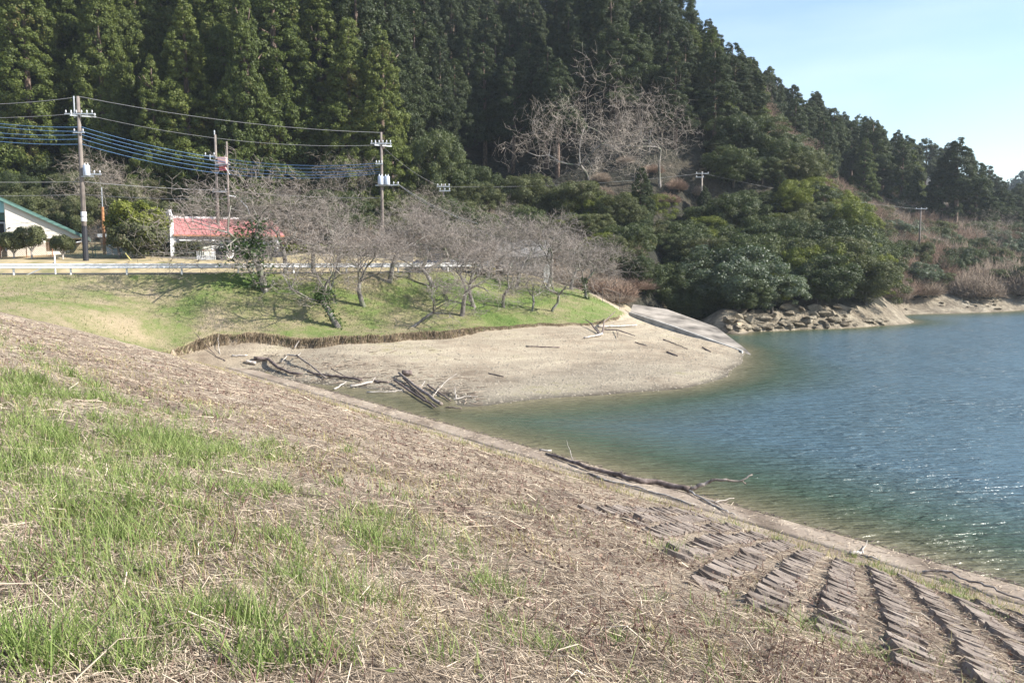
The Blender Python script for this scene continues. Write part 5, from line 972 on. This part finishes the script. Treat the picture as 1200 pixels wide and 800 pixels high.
# low clover-like leaves
x, y, z, s = scatter(26000, 2.2, 16, lambda x, y, s: green_d(x, y, s)*.8, -.64, .66); V_, F_ = leaves(np.stack([x, y, z+.015+.03*r.random(len(x))], 1), unit(r.normal(size=(len(x), 3))*.5+np.array([0, 0, 1])), np.clip(.018+.0012*y, .02, .05), 1, r); props(link('ground_cover', mesh_np('ground_cover', V_, F_, 3, M['grass'])), 'low small leaved weeds among the dead stalks', None, None, 'stuff')
# yellowing upright grass, bottom centre and the band above the strip
def dry_d(x, y, s): nz_ = fbm(x*.8, y*.8, 3, 51)+.5; return np.clip(sstep(.45, .62, nz_)*.6*(1-sstep(5, 8, s))+sstep(13.6, 15.3, s)*1.6+.02, 0, 1)*(1-.8*bare_d(x, y, s))
x, y, z, s = scatter(90000, 2.2, 62, dry_d, -.66, .72, .7); blades('dry_grass', x, y, z, (.05+.11*r.random(len(x)))*(1+.15*(s > 15)), np.clip(.003+.0009*y, .004, .03), .45, M['grass_dry'], 'yellowing dry grass on the dam slope', segs=2)
n_ = 2600; a = r.uniform(-26, 45, n_); s = r.uniform(17.7, 19.1, n_); x, y = NX*s-NY*a, NY*s+NX*a; z = dam_h(x, y)+.06; th_ = r.random(n_)*6.28; ln = .04+.25*r.random(n_)**2
props(link('strip_litter', seg_mesh('strip_litter', np.stack([x, y, z], 1), np.stack([x+np.cos(th_)*ln, y+np.sin(th_)*ln, z+.01], 1), np.full(n_, .008), np.full(n_, .005), M['stalk'], 3)), 'bits of dry stalk lying on the concrete strip', None, None, 'stuff')
# flat lying dead stems
def lying(name, n_, dmin, dmax, dens, mat_, l0, l1, w0, label, pw=1.0, up=.03, pref=None):
    x, y, z, s = scatter(n_, dmin, dmax, dens, -.68, .74, pw); m_ = len(x); a = r.random(m_)*2*PI if pref is None else np.where(r.random(m_) < .6, pref+r.normal(size=m_)*.45, r.random(m_)*2*PI); ln = l0+(l1-l0)*r.random(m_)**2; ln *= np.clip(.7+y*.03, .7, 1.6)
    cv = r.normal(size=m_)*.5; q0 = np.stack([x, y], 1); q1 = q0+np.stack([np.cos(a), np.sin(a)], 1)*(ln*.5)[:, None]; q2 = q1+np.stack([np.cos(a+cv), np.sin(a+cv)], 1)*(ln*.5)[:, None]
    f = lambda q, l_: np.concatenate([q, (dam_full(q[:, 0], q[:, 1])+l_)[:, None]], 1)
    u0 = .008+up*r.random(m_)*.5; u1 = .01+up*r.random(m_)*1.2; u2 = .005+up*r.random(m_)*.6; A0, A1, A2 = f(q0, u0), f(q1, u1), f(q2, u2); wv = w0*1.15*(.6+.9*r.random(m_))*np.clip(.55+y*.075, .7, 4.0)
    return props(link(name, seg_mesh(name, np.concatenate([A0, A1]), np.concatenate([A1, A2]), np.concatenate([wv, wv*.85]), np.concatenate([wv*.85, wv*.4]), mat_, 3)), label, None, None, 'stuff')
all_d = lambda x, y, s: np.clip((.45+.9*(fbm(x*.7, y*.7, 3, 61)+.5)-.35), .1, 1)*(1-.6*bare_d(x, y, s))*(1-.75*sstep(13.8, 15.5, s))
lying('dead_stalks', 112000, 2.2, 45, all_d, M['stalk'], .08, .5, .0020, 'tangle of pale dead plant stalks lying on the slope', .9, .05, 2.5)
lying('thick_stalks', 2800, 2.3, 30, all_d, M['stalk'], .25, .8, .0036, 'thicker long pale dead stems lying on the slope', .9, .08, 2.6)
lying('red_stalks', 28000, 2.4, 40, lambda x, y, s: all_d(x, y, s)*sstep(2, 5, s), M['stalk_red'], .06, .36, .0020, 'red brown dead stalks lying on the slope', .85, .06)
# upright broken stubs
x, y, z, s = scatter(9000, 2.3, 30, lambda x, y, s: np.clip((fbm(x*.9, y*.9, 3, 71)+.5-.42)*4, .03, .8)*(1-.75*bare_d(x, y, s))*(s < 15), -.66, .72, .85); m_ = len(x); h = .04+.14*r.random(m_)**2; dv = r.normal(size=(m_, 2))*.3
p0 = np.stack([x, y, z-.01], 1); p1 = p0+np.stack([dv[:, 0]*h, dv[:, 1]*h, h], 1); wv = .0028*(.7+r.random(m_))*np.clip(.6+y*.06, .8, 3); props(link('stalk_stubs', seg_mesh('stalk_stubs', p0, p1, wv, wv*.8, M['stalk_red'], 4)), 'short broken upright stubs of cut stalks', None, None, 'stuff')
# curled dead leaves
x, y, z, s = scatter(30000, 2.4, 42, lambda x, y, s: np.clip((fbm(x*.6, y*.6, 3, 81)+.5-.44+.16*sstep(3.5, 5, s)*(1-sstep(8, 10, s))*(x/y > -.1))*5, .04, 1)*(1-.7*bare_d(x, y, s))*sstep(1.5, 5, s)*(s < 16), -.66, .72, .85); m_ = len(x)
V_, F_ = leaves(np.stack([x, y, z+.01+.05*r.random(m_)], 1), unit(r.normal(size=(m_, 3))), np.clip(.02+.0015*y, .022, .055), 1.0, r); props(link('dead_leaves', mesh_np('dead_leaves', V_, F_, 3, M['leafdead'])), 'curled red brown dead leaves over the slope', None, None, 'stuff')
# soil clods
# lawn tufts for relief
n_ = 40000; x = r.uniform(-40, 9, n_); y = r.uniform(46, 77, n_); ok = (y > edge_y(x)+.1) & (y < np.where(x > TX[0], np.interp(x, TX, TY), rail_y(x)+.3)); x, y = x[ok], y[ok]; z = shore_h(x, y); g_ = fbm(x*.3, y*.3, 3, 90)+.5
M['lawnblade'] = gm('lawn_blades', (.10, .14, .035), (.19, .23, .07), (.40, .35, .19))
blades('lawn_grass', x, y, z, (.03+.2*r.random(len(x))**2)*np.clip(g_*1.6, .4, 1.3), .04+0*x, .6, M['lawnblade'], 'short rough grass of the lawn bank', segs=2)

# ---------------------------------------------------------------- air
hm = bpy.data.materials.new('haze'); hm.use_nodes = True; t_ = hm.node_tree; t_.nodes.clear(); pv = t_.nodes.new('ShaderNodeVolumePrincipled'); pv.inputs['Color'].default_value = (.80, .90, 1, 1); pv.inputs['Density'].default_value = .00024; pv.inputs['Anisotropy'].default_value = .2
oh = t_.nodes.new('ShaderNodeOutputMaterial'); t_.links.new(pv.outputs[0], oh.inputs['Volume'])
props(MB().box(-300, 460, -100, 470, -12, 95).obj('haze', hm), 'thin blue air over the lake and hills', None, None, 'stuff')
